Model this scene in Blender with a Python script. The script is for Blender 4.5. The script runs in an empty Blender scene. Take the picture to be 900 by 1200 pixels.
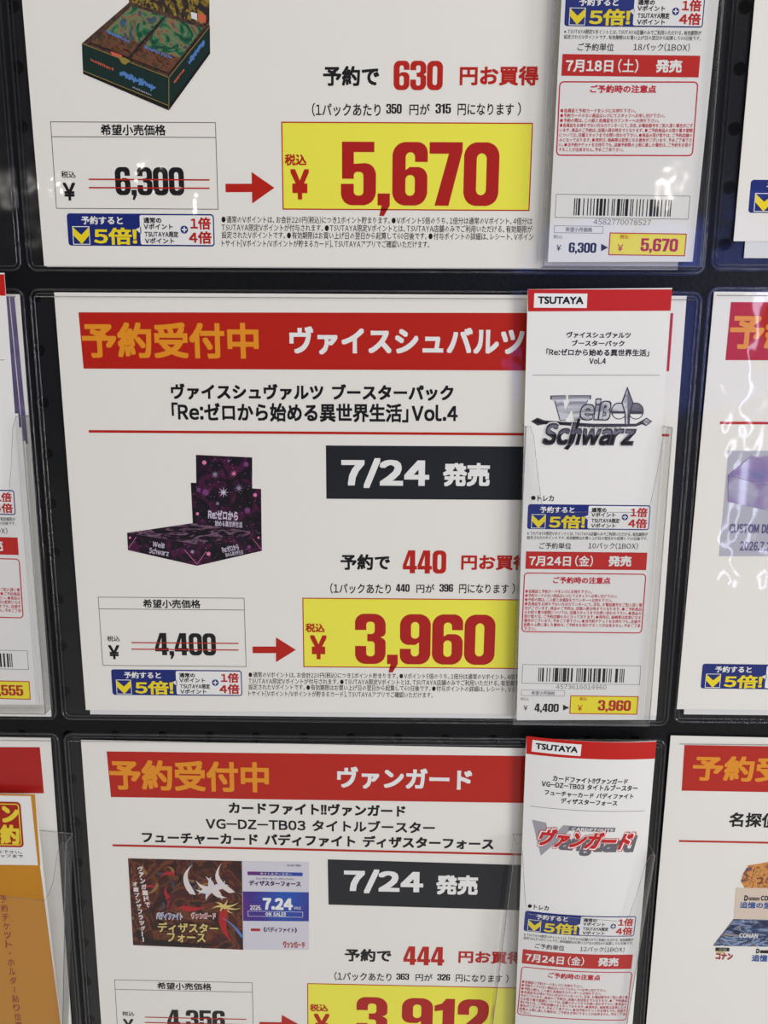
# Preorder signs in clear pockets on a black perforated board, each with a ticket in a small clear holder.
import bpy, math
import numpy as np
from mathutils import Vector, Matrix
from mathutils.geometry import tessellate_polygon

S = bpy.context.scene
COL = S.collection
Z0 = 1.40                       # height (m) of the wall origin; wall coordinates are mm: x right, y down, d out of the wall

# ------------------------------------------------------------------ camera
RV = np.array([1.80798068e-01, 9.93854498e-03, 6.82445459e-03])
CT = np.array([-1.65507427e+02, -2.25563688e+02, 3.29786999e+02])
F = 867.0                       # focal length in pixels of a 900 x 1200 frame
_t = np.linalg.norm(RV); _k = RV / _t
_K = np.array([[0, -_k[2], _k[1]], [_k[2], 0, -_k[0]], [-_k[1], _k[0], 0]])
RM = np.eye(3) + math.sin(_t) * _K + (1 - math.cos(_t)) * _K @ _K
CAM = -RM.T @ CT

def world(x, y, d):
    return Vector((x / 1000.0, -d / 1000.0, Z0 - y / 1000.0))

def w2(v):                      # wall-frame direction to world direction
    return Vector((v[0], v[2], -v[1]))

cam_data = bpy.data.cameras.new('camera'); cam_data.sensor_fit = 'VERTICAL'; cam_data.sensor_height = 36.0
cam_data.lens = F / 1200 * 36.0; cam_data.clip_start = 0.01
cam = bpy.data.objects.new('camera', cam_data); COL.objects.link(cam)
ax, ay, az = w2(RM[0]), -w2(RM[1]), -w2(RM[2])
cm = Matrix((ax, ay, az)).transposed().to_4x4()
cm.translation = world(CAM[0], CAM[1], -CAM[2]); cam.matrix_world = cm
S.camera = cam

# ------------------------------------------------------------------ light
S.view_settings.view_transform = 'Standard'; S.view_settings.look = 'None'; S.view_settings.gamma = 1.0
S.view_settings.use_curve_mapping = False; S.view_settings.exposure = 0.06
wd = bpy.data.worlds.new('shop_light'); S.world = wd; wd.use_nodes = True
_n, _l = wd.node_tree.nodes, wd.node_tree.links          # dim hall above and ahead, pale lit floor below
_tc = _n.new('ShaderNodeTexCoord'); _sp = _n.new('ShaderNodeSeparateXYZ'); _cr = _n.new('ShaderNodeValToRGB'); _mr = _n.new('ShaderNodeMapRange')
_l.new(_tc.outputs['Generated'], _sp.inputs[0]); _mr.inputs['From Min'].default_value = -1; _mr.inputs['From Max'].default_value = 1
_l.new(_sp.outputs['Z'], _mr.inputs['Value']); _l.new(_mr.outputs['Result'], _cr.inputs['Fac'])
_e = _cr.color_ramp.elements; _e[0].position = 0.20; _e[0].color = (.62, .59, .55, 1); _e[1].position = 0.46; _e[1].color = (.055, .055, .055, 1)
_q = _e.new(0.75); _q.color = (.055, .055, .055, 1); _q = _e.new(0.9); _q.color = (.5, .49, .47, 1)
_l.new(_cr.outputs['Color'], _n['Background'].inputs[0]); _n['Background'].inputs[1].default_value = 1.0

def area(name, loc, target, sx, sy, power, color, spread=math.pi):
    l = bpy.data.lights.new(name, 'AREA'); l.shape = 'RECTANGLE'; l.size = sx; l.size_y = sy; l.energy = power; l.color = color
    o = bpy.data.objects.new(name, l); COL.objects.link(o); o.location = loc
    d = Vector(target) - Vector(loc); o.rotation_euler = d.to_track_quat('-Z', 'Y').to_euler()
    return o
BC = world(160, 230, 0)
area('ceiling_light_panel', (0.90, -1.45, 2.85), BC, 1.6, 0.8, 12.5, (1.0, 0.985, 0.95))
area('side_key_light', (1.75, -1.30, 1.12), BC, 0.7, 1.0, 18.5, (1.0, 0.985, 0.93))  # added side key: brightens the sheets from right to left
area('left_fill_light', (-0.9, -1.6, 2.85), BC, 1.2, 1.0, 3, (1.0, 0.93, 0.88))  # added weak fill from the left to soften the shadows
area('blue_area_light', (1.05, -2.3, 1.44), (0.25, 0, 1.32), 0.85, 0.62, 3.9, (0.12, 0.2, 1.0))  # unseen blue light, sized and placed so its reflection lands on the right
area('light_strip', (1.06, -1.5, 1.10), (0.33, 0, 1.2), 0.016, 0.75, 0.75, (0.72, 0.76, 1.0))
for _x, _y, _z in ((-2.45, -6, 2.72), (-1.75, -6, 2.74), (-2.9, -6, 2.70), (2.4, -6, 2.75)):
    area('ceiling_spotlight', (_x, _y, _z), BC, 0.06, 0.06, 0.8, (1.0, 0.96, 0.9))

# ------------------------------------------------------------------ measuring helpers
def inv(px, py, d=1.5):         # the wall point (mm) that a ray through this pixel meets at depth d
    v = RM.T @ np.array([(px - 450) / F, (py - 600) / F, 1.0]); s = (-d - CAM[2]) / v[2]
    q = CAM + s * v
    return np.array([q[0], q[1]])

class Box:                      # a turned rectangle on a sheet: centre, width, height (mm), turn (radians, y down)
    def __init__(s, c, w, h, a): s.c, s.w, s.h, s.a = np.array(c, float), w, h, a
    def at(s, u, v):            # u, v in 0..1 from the top left
        x, y = (u - .5) * s.w, (v - .5) * s.h
        return (s.c[0] + x * math.cos(s.a) - y * math.sin(s.a), s.c[1] + x * math.sin(s.a) + y * math.cos(s.a))
    def sub(s, u0, v0, u1, v1):
        return Box(s.at((u0 + u1) / 2, (v0 + v1) / 2), s.w * (u1 - u0), s.h * (v1 - v0), s.a)
    def corners(s): return [s.at(0, 0), s.at(1, 0), s.at(1, 1), s.at(0, 1)]

class Map:                      # photo measurement -> sheet millimetres, through an optional affine to a sister sheet
    def __init__(m, d, ang=None, pairs=None, rigid=False, line=None):
        m.d = d; m.A = np.eye(2); m.b = np.zeros(2); m.a0 = 0.0
        if line is not None:
            p, q = inv(*line[0], d), inv(*line[1], d); m.a0 = math.atan2(q[1] - p[1], q[0] - p[0])
        if ang is not None: m.a0 = ang
        if pairs:
            P = np.array([inv(*p, d) for p, q in pairs]); Q = np.array([inv(*q, d) for p, q in pairs])
            if rigid:
                pc, qc = P.mean(0), Q.mean(0); p, q = P - pc, Q - qc
                th = math.atan2((p[:, 0] * q[:, 1] - p[:, 1] * q[:, 0]).sum(), (p * q).sum())
                m.A = np.array([[math.cos(th), -math.sin(th)], [math.sin(th), math.cos(th)]]); m.b = qc - m.A @ pc
            else:
                M = np.c_[P, np.ones(len(P))]; X = np.linalg.lstsq(M, Q, rcond=None)[0]
                m.A = X[:2].T; m.b = X[2]
    def pt(m, px, py): return tuple(m.A @ inv(px, py, m.d) + m.b)
    def box(m, xl, yt, xr, yb):
        xc, yc = (xl + xr) / 2, (yt + yb) / 2
        w = np.linalg.norm(inv(xr, yc, m.d) - inv(xl, yc, m.d)); h = np.linalg.norm(inv(xc, yb, m.d) - inv(xc, yt, m.d))
        sx, sy = np.linalg.norm(m.A[:, 0]), np.linalg.norm(m.A[:, 1])
        return Box(m.pt(xc, yc), w * sx, h * sy, m.a0 + math.atan2(m.A[1, 0], m.A[0, 0]))

# ------------------------------------------------------------------ materials
def lin(r, g, b):
    f = lambda c: (c / 255) / 12.92 if c / 255 <= 0.04045 else ((c / 255 + 0.055) / 1.055) ** 2.4
    return (f(r), f(g), f(b), 1)
MATS = {}
def bump_nodes(nt, bsdf, socket, scale, dist, detail=2.0):
    n, l = nt.nodes, nt.links
    tc = n.new('ShaderNodeTexCoord'); ns = n.new('ShaderNodeTexNoise'); ns.inputs['Scale'].default_value = scale; ns.inputs['Detail'].default_value = detail
    bp = n.new('ShaderNodeBump'); bp.inputs['Distance'].default_value = dist; bp.inputs['Strength'].default_value = 1.0
    l.new(tc.outputs['Object'], ns.inputs['Vector']); l.new(ns.outputs['Fac'], bp.inputs['Height']); l.new(bp.outputs['Normal'], bsdf.inputs[socket])

def ink(name, rgb, coat=0.55, rough=0.6):
    key = (name, coat)
    if key in MATS: return MATS[key]
    m = bpy.data.materials.new(name); m.use_nodes = True; b = m.node_tree.nodes['Principled BSDF']
    b.inputs['Base Color'].default_value = lin(*rgb); b.inputs['Roughness'].default_value = rough
    b.inputs['Specular IOR Level'].default_value = 0.25
    b.inputs['Coat Weight'].default_value = coat; b.inputs['Coat Roughness'].default_value = 0.035
    bump_nodes(m.node_tree, b, 'Coat Normal', 38.0, 0.0006)
    MATS[key] = m; return m

def art(name, stops, scale, coat=0.55, spots=None, distort=1.5, stretch=(1, 1, 1)):
    if name in MATS: return MATS[name]
    m = bpy.data.materials.new(name); m.use_nodes = True; nt = m.node_tree; n, l = nt.nodes, nt.links; b = n['Principled BSDF']
    b.inputs['Roughness'].default_value = 0.6; b.inputs['Specular IOR Level'].default_value = 0.25
    b.inputs['Coat Weight'].default_value = coat; b.inputs['Coat Roughness'].default_value = 0.035
    tc = n.new('ShaderNodeTexCoord'); mp = n.new('ShaderNodeMapping'); mp.inputs['Scale'].default_value = stretch
    l.new(tc.outputs['Object'], mp.inputs['Vector'])
    ns = n.new('ShaderNodeTexNoise'); ns.inputs['Scale'].default_value = scale; ns.inputs['Detail'].default_value = 6; ns.inputs['Distortion'].default_value = distort
    l.new(mp.outputs['Vector'], ns.inputs['Vector'])
    cr = n.new('ShaderNodeValToRGB'); e = cr.color_ramp.elements
    while len(e) > 1: e.remove(e[-1])
    e[0].position, e[0].color = stops[0][0], lin(*stops[0][1])
    for p, c in stops[1:]:
        q = e.new(p); q.color = lin(*c)
    l.new(ns.outputs['Fac'], cr.inputs['Fac']); out = cr.outputs['Color']
    if spots:
        vs, size, colr = spots
        vo = n.new('ShaderNodeTexVoronoi'); vo.inputs['Scale'].default_value = vs; l.new(mp.outputs['Vector'], vo.inputs['Vector'])
        mr = n.new('ShaderNodeMapRange'); mr.inputs['From Min'].default_value = size * 0.4; mr.inputs['From Max'].default_value = size
        mr.inputs['To Min'].default_value = 1; mr.inputs['To Max'].default_value = 0
        l.new(vo.outputs['Distance'], mr.inputs['Value'])
        mx = n.new('ShaderNodeMix'); mx.data_type = 'RGBA'; l.new(mr.outputs['Result'], mx.inputs['Factor'])
        l.new(out, mx.inputs[6]); mx.inputs[7].default_value = lin(*colr); out = mx.outputs[2]
    l.new(out, b.inputs['Base Color'])
    MATS[name] = m; return m

def clear(name, tint, gloss_rough, haze=0.0, haze_rgb=(225, 228, 230), bump=0.0004, ior=1.5, scale=45.0):
    m = bpy.data.materials.new(name); m.use_nodes = True; nt = m.node_tree; n, l = nt.nodes, nt.links; n.clear()
    out = n.new('ShaderNodeOutputMaterial'); tr = n.new('ShaderNodeBsdfTransparent'); tr.inputs[0].default_value = (*tint, 1)
    gl = n.new('ShaderNodeBsdfGlossy'); gl.inputs['Roughness'].default_value = gloss_rough
    if bump: bump_nodes(nt, gl, 'Normal', scale, bump)
    df = n.new('ShaderNodeBsdfDiffuse'); df.inputs[0].default_value = lin(*haze_rgb)
    m1 = n.new('ShaderNodeMixShader'); m1.inputs[0].default_value = haze
    l.new(tr.outputs[0], m1.inputs[1]); l.new(df.outputs[0], m1.inputs[2])
    lw = n.new('ShaderNodeLayerWeight'); lw.inputs[0].default_value = 0.5; f0 = ((ior - 1) / (ior + 1)) ** 2
    pw = n.new('ShaderNodeMath'); pw.operation = 'POWER'; pw.inputs[1].default_value = 5.0; l.new(lw.outputs['Facing'], pw.inputs[0])
    fr = n.new('ShaderNodeMath'); fr.operation = 'MULTIPLY_ADD'; fr.inputs[1].default_value = 1 - f0; fr.inputs[2].default_value = f0; l.new(pw.outputs[0], fr.inputs[0])
    m2 = n.new('ShaderNodeMixShader'); l.new(fr.outputs[0], m2.inputs[0]); l.new(m1.outputs[0], m2.inputs[1]); l.new(gl.outputs[0], m2.inputs[2])
    l.new(m2.outputs[0], out.inputs['Surface']); return m

def plain(name, rgb, rough, spec=0.5, bump=None):
    m = bpy.data.materials.new(name); m.use_nodes = True; b = m.node_tree.nodes['Principled BSDF']
    b.inputs['Base Color'].default_value = lin(*rgb); b.inputs['Roughness'].default_value = rough; b.inputs['Specular IOR Level'].default_value = spec
    if bump: bump_nodes(m.node_tree, b, 'Normal', *bump)
    return m

M_BOARD = plain('black_board', (21, 22, 24), 0.40, 0.16, (400.0, 0.0002))
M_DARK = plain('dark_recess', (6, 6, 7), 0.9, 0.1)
M_FILM = clear('pocket_film', (0.93, 0.93, 0.95), 0.10, 0.006, bump=0.0007, scale=30.0)
M_RIM = clear('welded_rim', (0.78, 0.78, 0.80), 0.12, 0.012, bump=0.0003, ior=1.6, scale=120.0)
M_PANE = clear('holder_pane', (0.965, 0.965, 0.965), 0.05, 0.012, bump=0.0003)
M_WALL = clear('holder_side', (0.86, 0.86, 0.86), 0.15, 0.10, (200, 202, 204), bump=0.0003, scale=90.0)
M_EDGE = clear('holder_edge', (0.74, 0.75, 0.76), 0.15, 0.14, (215, 217, 220), bump=0, ior=1.6)

PAPER = ink('white_paper', (241, 238, 230)); PAPER2 = ink('white_backing_paper', (226, 226, 224))
RED = ink('red_ink', (188, 27, 10)); DRED = ink('deep_red_ink', (178, 20, 16)); BLACK = ink('black_ink', (18, 18, 22))
NAVYBLACK = ink('black_banner_ink', (26, 30, 36)); GOLD = ink('gold_ink', (236, 150, 32)); WHITE = ink('white_ink', (242, 241, 238))
YEL = ink('yellow_ink', (246, 240, 78)); BLUE = ink('blue_ink', (18, 38, 118)); BYEL = ink('badge_yellow_ink', (246, 220, 30)); GREY = ink('grey_line_ink', (70, 70, 74))
C_PAPER = ink('ticket_paper', (243, 242, 238), 0.08); C_RED = ink('ticket_red_ink', (200, 28, 20), 0.08); C_BLACK = ink('ticket_black_ink', (22, 22, 26), 0.08)
C_ROSE = ink('ticket_notice_ink', (206, 30, 50), 0.08); C_GREY = ink('ticket_grey_ink', (105, 105, 110), 0.08); C_WHITE = ink('ticket_white_ink', (246, 245, 242), 0.08)
C_YEL = ink('ticket_yellow_ink', (250, 236, 50), 0.08); C_BLUE = ink('ticket_blue_ink', (20, 42, 126), 0.08); C_BYEL = ink('ticket_badge_yellow', (246, 222, 34), 0.08)
C_DRED = ink('ticket_deep_red_ink', (190, 28, 24), 0.08)

# ------------------------------------------------------------------ lettering
GL = {}
def _mesh_of(body, res):
    cu = bpy.data.curves.new('g', 'FONT'); cu.body = body; cu.resolution_u = res
    o = bpy.data.objects.new('g', cu); COL.objects.link(o)
    dg = bpy.context.evaluated_depsgraph_get(); dg.update()
    me = bpy.data.meshes.new_from_object(o.evaluated_get(dg))
    v = np.array([(q.co.x, q.co.y) for q in me.vertices]).reshape(-1, 2); f = [tuple(p.vertices) for p in me.polygons]
    bpy.data.objects.remove(o); bpy.data.curves.remove(cu); bpy.data.meshes.remove(me)
    return v, f
_a = _mesh_of('中', 1)[0]; _b = _mesh_of('中中', 1)[0]; EM = (_b[:, 0].max() - _a[:, 0].max())
def glyph(ch, res):             # gothic glyph scaled to a 1-unit em; plain letters take their full-width gothic form
    k = (ch, res)
    if k not in GL:
        c = ch
        if 0x21 <= ord(ch) <= 0x7e: c = chr(ord(ch) + 0xFEE0)
        if ch == '¥': c = '￥'
        if ch == '/':
            GL[k] = (np.array([(.0, -.08), (.07, -.08), (.36, .8), (.29, .8)]), [(0, 1, 2, 3)], .36); return GL[k]
        v, f = _mesh_of(c, res); v = v / EM
        if 0x21 <= ord(ch) <= 0x7e or ch == '¥':
            lo, hi = v[:, 0].min(), v[:, 0].max(); sb = 0.055; v = v - [lo - sb, 0]; adv = hi - lo + 2 * sb
        else: adv = 1.0
        if ch in '、。': adv = 0.62
        if ch in '「': v = v - [0.42, 0]; adv = 0.55
        if ch in '」': adv = 0.55
        GL[k] = (v, f, adv)
    return GL[k]
LINES = {}
def line(body, bold=0.0, res=3, latin=False, space=0.4):
    k = (body, bold, res, latin, space)
    if k in LINES: return LINES[k]
    V, Fc, H, x, n = [], [], [], 0.0, 0
    if latin:
        v, f = _mesh_of(body, res); chunks = [(v, f, 0)]
        chunks = [(v, f)]
    else:
        chunks = []
        for ch in body:
            if ch == ' ': x += space; continue
            if ch == '　': x += 1.0; continue
            v, f, adv = glyph(ch, res); chunks.append((v + [x, 0], f)); x += adv
    if bold > 0.022: offs = [(x, y) for x in (-.9, 0, .9) for y in (-.9, 0, .9) if x or y]
    elif bold > 0.012: offs = [(-.7, -.7), (.7, -.7), (-.7, .7), (.7, .7)]
    elif bold > 0: offs = [(-1, -.6), (1, .6)]
    else: offs = [(0, 0)]
    for v, f in chunks:
        for lv, (ox, oy) in enumerate(offs):
            V.append(v + [ox * bold, oy * bold]); H += [lv * .007] * len(v); Fc += [tuple(i + n for i in p) for p in f]; n += len(v)
    V = np.concatenate(V); lo, hi = V.min(0), V.max(0); V = (V - lo) / (hi - lo); V[:, 1] = 1 - V[:, 1]
    LINES[k] = (V, Fc, H); return LINES[k]

def rpoly(pts, seg=5):          # polygon with rounded corners: (x, y[, radius])
    out = []; n = len(pts)
    for i in range(n):
        p = np.array(pts[i][:2], float); r = pts[i][2] if len(pts[i]) > 2 else 0
        if r <= 0: out.append(tuple(p)); continue
        a = np.array(pts[i - 1][:2], float) - p; b = np.array(pts[(i + 1) % n][:2], float) - p
        la, lb = np.linalg.norm(a), np.linalg.norm(b); a /= la; b /= lb; t = min(r, la * .5, lb * .5)
        p0, p1 = p + a * t, p + b * t
        for j in range(seg + 1):
            s = j / seg; out.append(tuple((1 - s) ** 2 * p0 + 2 * s * (1 - s) * (p * .72 + (p0 + p1) * .14) + s * s * p1))
    return out
_H = [(.215, .17, .08), (.385, .17, .08), (.385, .83, .08), (.215, .83, .08)]
_six = ([(0, 0, .2), (.6, 0, .2), (.6, .61, .15), (.3, .61, .0), (.225, .56, .0), (.225, .84, .07), (.385, .84, .07), (.385, .69), (.6, .69), (.6, 1, .2), (0, 1, .2)],
        [(.225, .155, .07), (.385, .155, .07), (.385, .485, .07), (.225, .485, .07)])
IMPACT = {
 '0': [[(0, 0, .2), (.6, 0, .2), (.6, 1, .2), (0, 1, .2)], _H],
 '1': [[(.16, 0), (.39, 0), (.39, 1), (.22, 1), (.14, .88), (0, .83), (0, .69), (.16, .72)]],
 '2': [[(0, 0), (.6, 0), (.6, .165), (.26, .165), (.56, .5, .1), (.6, .64, .1), (.6, 1, .2), (0, 1, .2), (0, .62), (.22, .62), (.22, .84, .07), (.385, .84, .07), (.385, .64, .06), (0, .2, .05)]],
 '3': [[(0, 0, .2), (.6, 0, .2), (.6, .49, .1), (.5, .535), (.6, .58, .1), (.6, 1, .2), (0, 1, .2), (0, .68), (.22, .68), (.22, .845, .06), (.385, .845, .06), (.385, .6, .06), (.24, .6), (.24, .455), (.385, .455, .06), (.385, .155, .06), (.22, .155, .06), (.22, .36), (0, .36)]],
 '4': [[(.31, 0), (.54, 0), (.54, .17), (.62, .17), (.62, .33), (.54, .33), (.54, 1), (.24, 1), (0, .35), (0, .17), (.31, .17)], [(.31, .33), (.31, .78), (.165, .33)]],
 '5': [[(.02, .42), (.02, 1), (.57, 1), (.57, .84), (.22, .84), (.22, .655), (.6, .68, .18), (.6, 0, .2), (0, 0, .2), (0, .34), (.22, .34), (.22, .155, .06), (.385, .155, .06), (.385, .53, .06), (.22, .53, .06), (.22, .42)]],
 '6': list(_six), '9': [[(.6 - p[0], 1 - p[1], *p[2:]) for p in c] for c in _six],
 '7': [[(0, 1), (.56, 1), (.56, .86), (.34, 0), (.1, 0), (.33, .82), (0, .82)]],
 '8': [[(0, 0, .2), (.6, 0, .2), (.6, .49, .1), (.54, .53), (.6, .57, .1), (.6, 1, .2), (0, 1, .2), (0, .57, .1), (.06, .53), (0, .49, .1)],
       [(.215, .155, .07), (.385, .155, .07), (.385, .45, .07), (.215, .45, .07)], [(.215, .6, .07), (.385, .6, .07), (.385, .845, .07), (.215, .845, .07)]],
 ',': [[(.0, .19), (.21, .19), (.21, .0), (.11, -.17), (.03, -.17), (.07, 0), (0, 0)]], '.': [[(0, 0), (.21, 0), (.21, .19), (0, .19)]]}
IW = {'1': .45, ',': .25, '.': .25, '7': .59, '4': .65}
def figures(body):              # heavy condensed figures in a box whose height is the figure height
    V, Fc, x = [], [], 0.0
    for ch in body:
        cs = [rpoly(c) for c in IMPACT[ch]]
        tris = tessellate_polygon([[Vector((p[0], p[1], 0)) for p in c] for c in cs])
        n = len(V); V += [(p[0] + x, p[1]) for c in cs for p in c]; Fc += [tuple(i + n for i in t) for t in tris]
        x += IW.get(ch, .63)
    V = np.array(V); V[:, 0] = (V[:, 0] - V[:, 0].min()) / (V[:, 0].max() - V[:, 0].min()); V[:, 1] = 1 - V[:, 1]
    return V, Fc

# ------------------------------------------------------------------ sheets and their parts
def tag(o, label, cat, group=None):
    o['label'] = label; o['category'] = cat
    if group: o['group'] = group
    return o
def empty(name, loc, label, cat, group=None):
    o = bpy.data.objects.new(name, None); COL.objects.link(o); o.location = loc; o.empty_display_size = 0.02
    return tag(o, label, cat, group)

class MB:                       # collects polygons of one part on one sheet
    def __init__(s, dfun, lift=0.0): s.d, s.lift, s.V, s.F, s.I, s.M = dfun, lift, [], [], [], []
    def mi(s, m):
        if m not in s.M: s.M.append(m)
        return s.M.index(m)
    def put(s, pts, faces, m, h=0.0, hs=None):
        n = len(s.V); k = s.mi(m)
        for i, (x, y) in enumerate(pts): s.V.append(tuple(world(x, y, s.d(x, y) + s.lift + h + (hs[i] if hs else 0.0))))
        for f in faces: s.F.append(tuple(i + n for i in f)); s.I.append(k)
        return s
    def raw(s, pts, faces, m):  # points already (x, y, d)
        n = len(s.V); k = s.mi(m)
        s.V += [tuple(world(*p)) for p in pts]
        for f in faces: s.F.append(tuple(i + n for i in f)); s.I.append(k)
        return s
    def grid(s, c, m, h=0.0, nu=1, nv=1):   # a quad (corners TL TR BR BL), cut fine enough to follow the sheet
        c = [np.array(p, float) for p in c]; pts = []
        for j in range(nv + 1):
            for i in range(nu + 1):
                u, v = i / nu, j / nv; pts.append((c[0] * (1 - u) + c[1] * u) * (1 - v) + (c[3] * (1 - u) + c[2] * u) * v)
        fs = [(j * (nu + 1) + i, (j + 1) * (nu + 1) + i, (j + 1) * (nu + 1) + i + 1, j * (nu + 1) + i + 1) for j in range(nv) for i in range(nu)]
        return s.put(pts, fs, m, h)
    def rect(s, b, m, h=0.0, nu=1, nv=1): return s.grid(b.corners(), m, h, nu, nv)
    def poly(s, pts, m, h=0.0, holes=()):
        loops = [list(pts)] + [list(q) for q in holes]
        t = tessellate_polygon([[Vector((p[0], -p[1], 0)) for p in q] for q in loops])
        P = [np.array(p, float) for q in loops for p in q]; T = [tuple(q) for q in t]
        if getattr(s.d, 'curved', False):               # cut long triangles so that print follows a bowed ticket
            out = []
            while T:
                a, b_, c = T.pop(); e = [(np.linalg.norm(P[x] - P[y]), x, y, z) for x, y, z in ((a, b_, c), (b_, c, a), (c, a, b_))]; L, x, y, z = max(e, key=lambda q: q[0])
                if L < 4.0: out.append((a, b_, c)); continue
                P.append((P[x] + P[y]) / 2); k = len(P) - 1; T += [(x, k, z), (k, y, z)]
            T = out
        return s.put(P, T, m, h)
    def rline(s, a, b, w, m, h=0.0, n=1):
        a, b = np.array(a, float), np.array(b, float); t = (b - a) / np.linalg.norm(b - a); q = np.array([-t[1], t[0]]) * w / 2
        return s.grid([a - q, b - q, b + q, a + q], m, h, n, 1)
    def frame(s, b, w, m, h=0.0, r=0.0, seg=24):
        def ring(k):
            W, H, R = b.w - 2 * k, b.h - 2 * k, max(r - k, 0.0001); pts = []
            for cx, cy, a0 in ((W - R, H - R, 0), (R, H - R, 90), (R, R, 180), (W - R, R, 270)):
                for i in range(6):
                    a = math.radians(a0 + 18 * i); pts.append(((cx + R * math.cos(a) + k) / b.w, (cy + R * math.sin(a) + k) / b.h))
            out = []
            for i in range(len(pts)):
                p, q = np.array(pts[i]), np.array(pts[(i + 1) % len(pts)]); cut = max(1, int(abs(q - p).max() * seg))
                out += [p + (q - p) * j / cut for j in range(cut)]
            return out
        o, i_ = ring(0), ring(w); n0, n1 = len(o), len(i_)
        if n0 != n1:
            o = [np.array(p) for p in o]; c = np.array([.5, .5]); i_ = [c + (p - c) * np.array([1 - 2 * w / b.w, 1 - 2 * w / b.h]) for p in o]
        n = len(o)
        return s.put([b.at(*p) for p in o] + [b.at(*p) for p in i_], [(k, n + k, n + (k + 1) % n, (k + 1) % n) for k in range(n)], m, h)
    def rrect(s, b, r, m, h=0.0):
        xs = [r * (1 - math.cos(math.pi / 2 * k / 5)) for k in range(6)]; n = 20
        xs = xs + [r + (b.w - 2 * r) * k / n for k in range(1, n)] + [b.w - x for x in reversed(xs)]; pts = []
        for x in xs:
            e = min(x, b.w - x); y = r - math.sqrt(max(r * r - (r - min(e, r)) ** 2, 0.0))
            pts += [b.at(x / b.w, y / b.h), b.at(x / b.w, 1 - y / b.h)]
        return s.put(pts, [(2 * k, 2 * k + 1, 2 * k + 3, 2 * k + 2) for k in range(len(xs) - 1)], m, h)
    def text(s, body, b, m, h=0.0, bold=0.0, res=3, latin=False, shear=0.0, space=0.4, below=None):
        V, Fc, H = line(body, bold, res, latin, space)
        if below is not None: V = np.c_[V[:, 0], np.maximum(V[:, 1], below)]
        return s.put([b.at(p[0] + shear * (1 - p[1]), p[1]) for p in V], Fc, m, h, H)
    def figs(s, body, b, m, h=0.0):
        V, Fc = figures(body); return s.put([b.at(*p) for p in V], Fc, m, h)
    def sheet(s, c, m, thick, nu=1, nv=1, h=0.0):       # a sheet of paper with real thickness
        c = [np.array(p, float) for p in c]; pts = []; N = (nu + 1) * (nv + 1)
        for side in (0, 1):
            for j in range(nv + 1):
                for i in range(nu + 1):
                    u, v = i / nu, j / nv; p = (c[0] * (1 - u) + c[1] * u) * (1 - v) + (c[3] * (1 - u) + c[2] * u) * v
                    pts.append((p[0], p[1], s.d(*p) + s.lift + h - side * thick))
        g = lambda i, j, k=0: k * N + j * (nu + 1) + i
        fs = []
        for j in range(nv):
            for i in range(nu):
                fs += [(g(i, j), g(i, j + 1), g(i + 1, j + 1), g(i + 1, j)), (g(i, j, 1), g(i + 1, j, 1), g(i + 1, j + 1, 1), g(i, j + 1, 1))]
        for i in range(nu): fs += [(g(i, 0), g(i + 1, 0), g(i + 1, 0, 1), g(i, 0, 1)), (g(i, nv), g(i, nv, 1), g(i + 1, nv, 1), g(i + 1, nv))]
        for j in range(nv): fs += [(g(0, j), g(0, j, 1), g(0, j + 1, 1), g(0, j + 1)), (g(nu, j), g(nu, j + 1), g(nu, j + 1, 1), g(nu, j, 1))]
        return s.raw(pts, fs, m)
    def tube(s, path, r, m, closed=False, n=8):         # path of (x, y, d)
        P = [np.array(p, float) for p in path]; k = len(P); pts = []
        for i in range(k):
            a = P[i - 1] if (i > 0 or closed) else P[i]; b = P[(i + 1) % k] if (i < k - 1 or closed) else P[i]
            t = (b - a) / np.linalg.norm(b - a); up = np.array([0, 0, 1.0])
            if abs(t @ up) > .9: up = np.array([1.0, 0, 0])
            e1 = np.cross(t, up); e1 /= np.linalg.norm(e1); e2 = np.cross(t, e1)
            for j in range(n):
                q = 2 * math.pi * j / n; pts.append(tuple(P[i] + r * (math.cos(q) * e1 + math.sin(q) * e2)))
        fs = [(i * n + j, i * n + (j + 1) % n, ((i + 1) % k) * n + (j + 1) % n, ((i + 1) % k) * n + j) for i in range(k if closed else k - 1) for j in range(n)]
        if not closed: fs += [tuple(range(n)), tuple((k - 1) * n + j for j in range(n))]
        return s.raw(pts, fs, m)
    def build(s, name, parent=None, label=None, smooth=False):
        off = Vector((0, 0, 0)); q = parent
        while q is not None: off += q.location; q = q.parent
        V = np.array(s.V); c = V.mean(0) if len(V) else V
        org = Vector(c) if parent is None else Vector((0, 0, 0))
        me = bpy.data.meshes.new(name); me.from_pydata([tuple(Vector(v) - off - org) for v in s.V], [], s.F)
        for m in s.M: me.materials.append(m)
        me.polygons.foreach_set('material_index', s.I)
        if smooth: me.polygons.foreach_set('use_smooth', [True] * len(s.F))
        me.update()
        o = bpy.data.objects.new(name, me); COL.objects.link(o); o.location = org if parent is None else (0, 0, 0)
        if parent is not None: o.parent = parent
        if label: o['label'] = label
        return o

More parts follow.
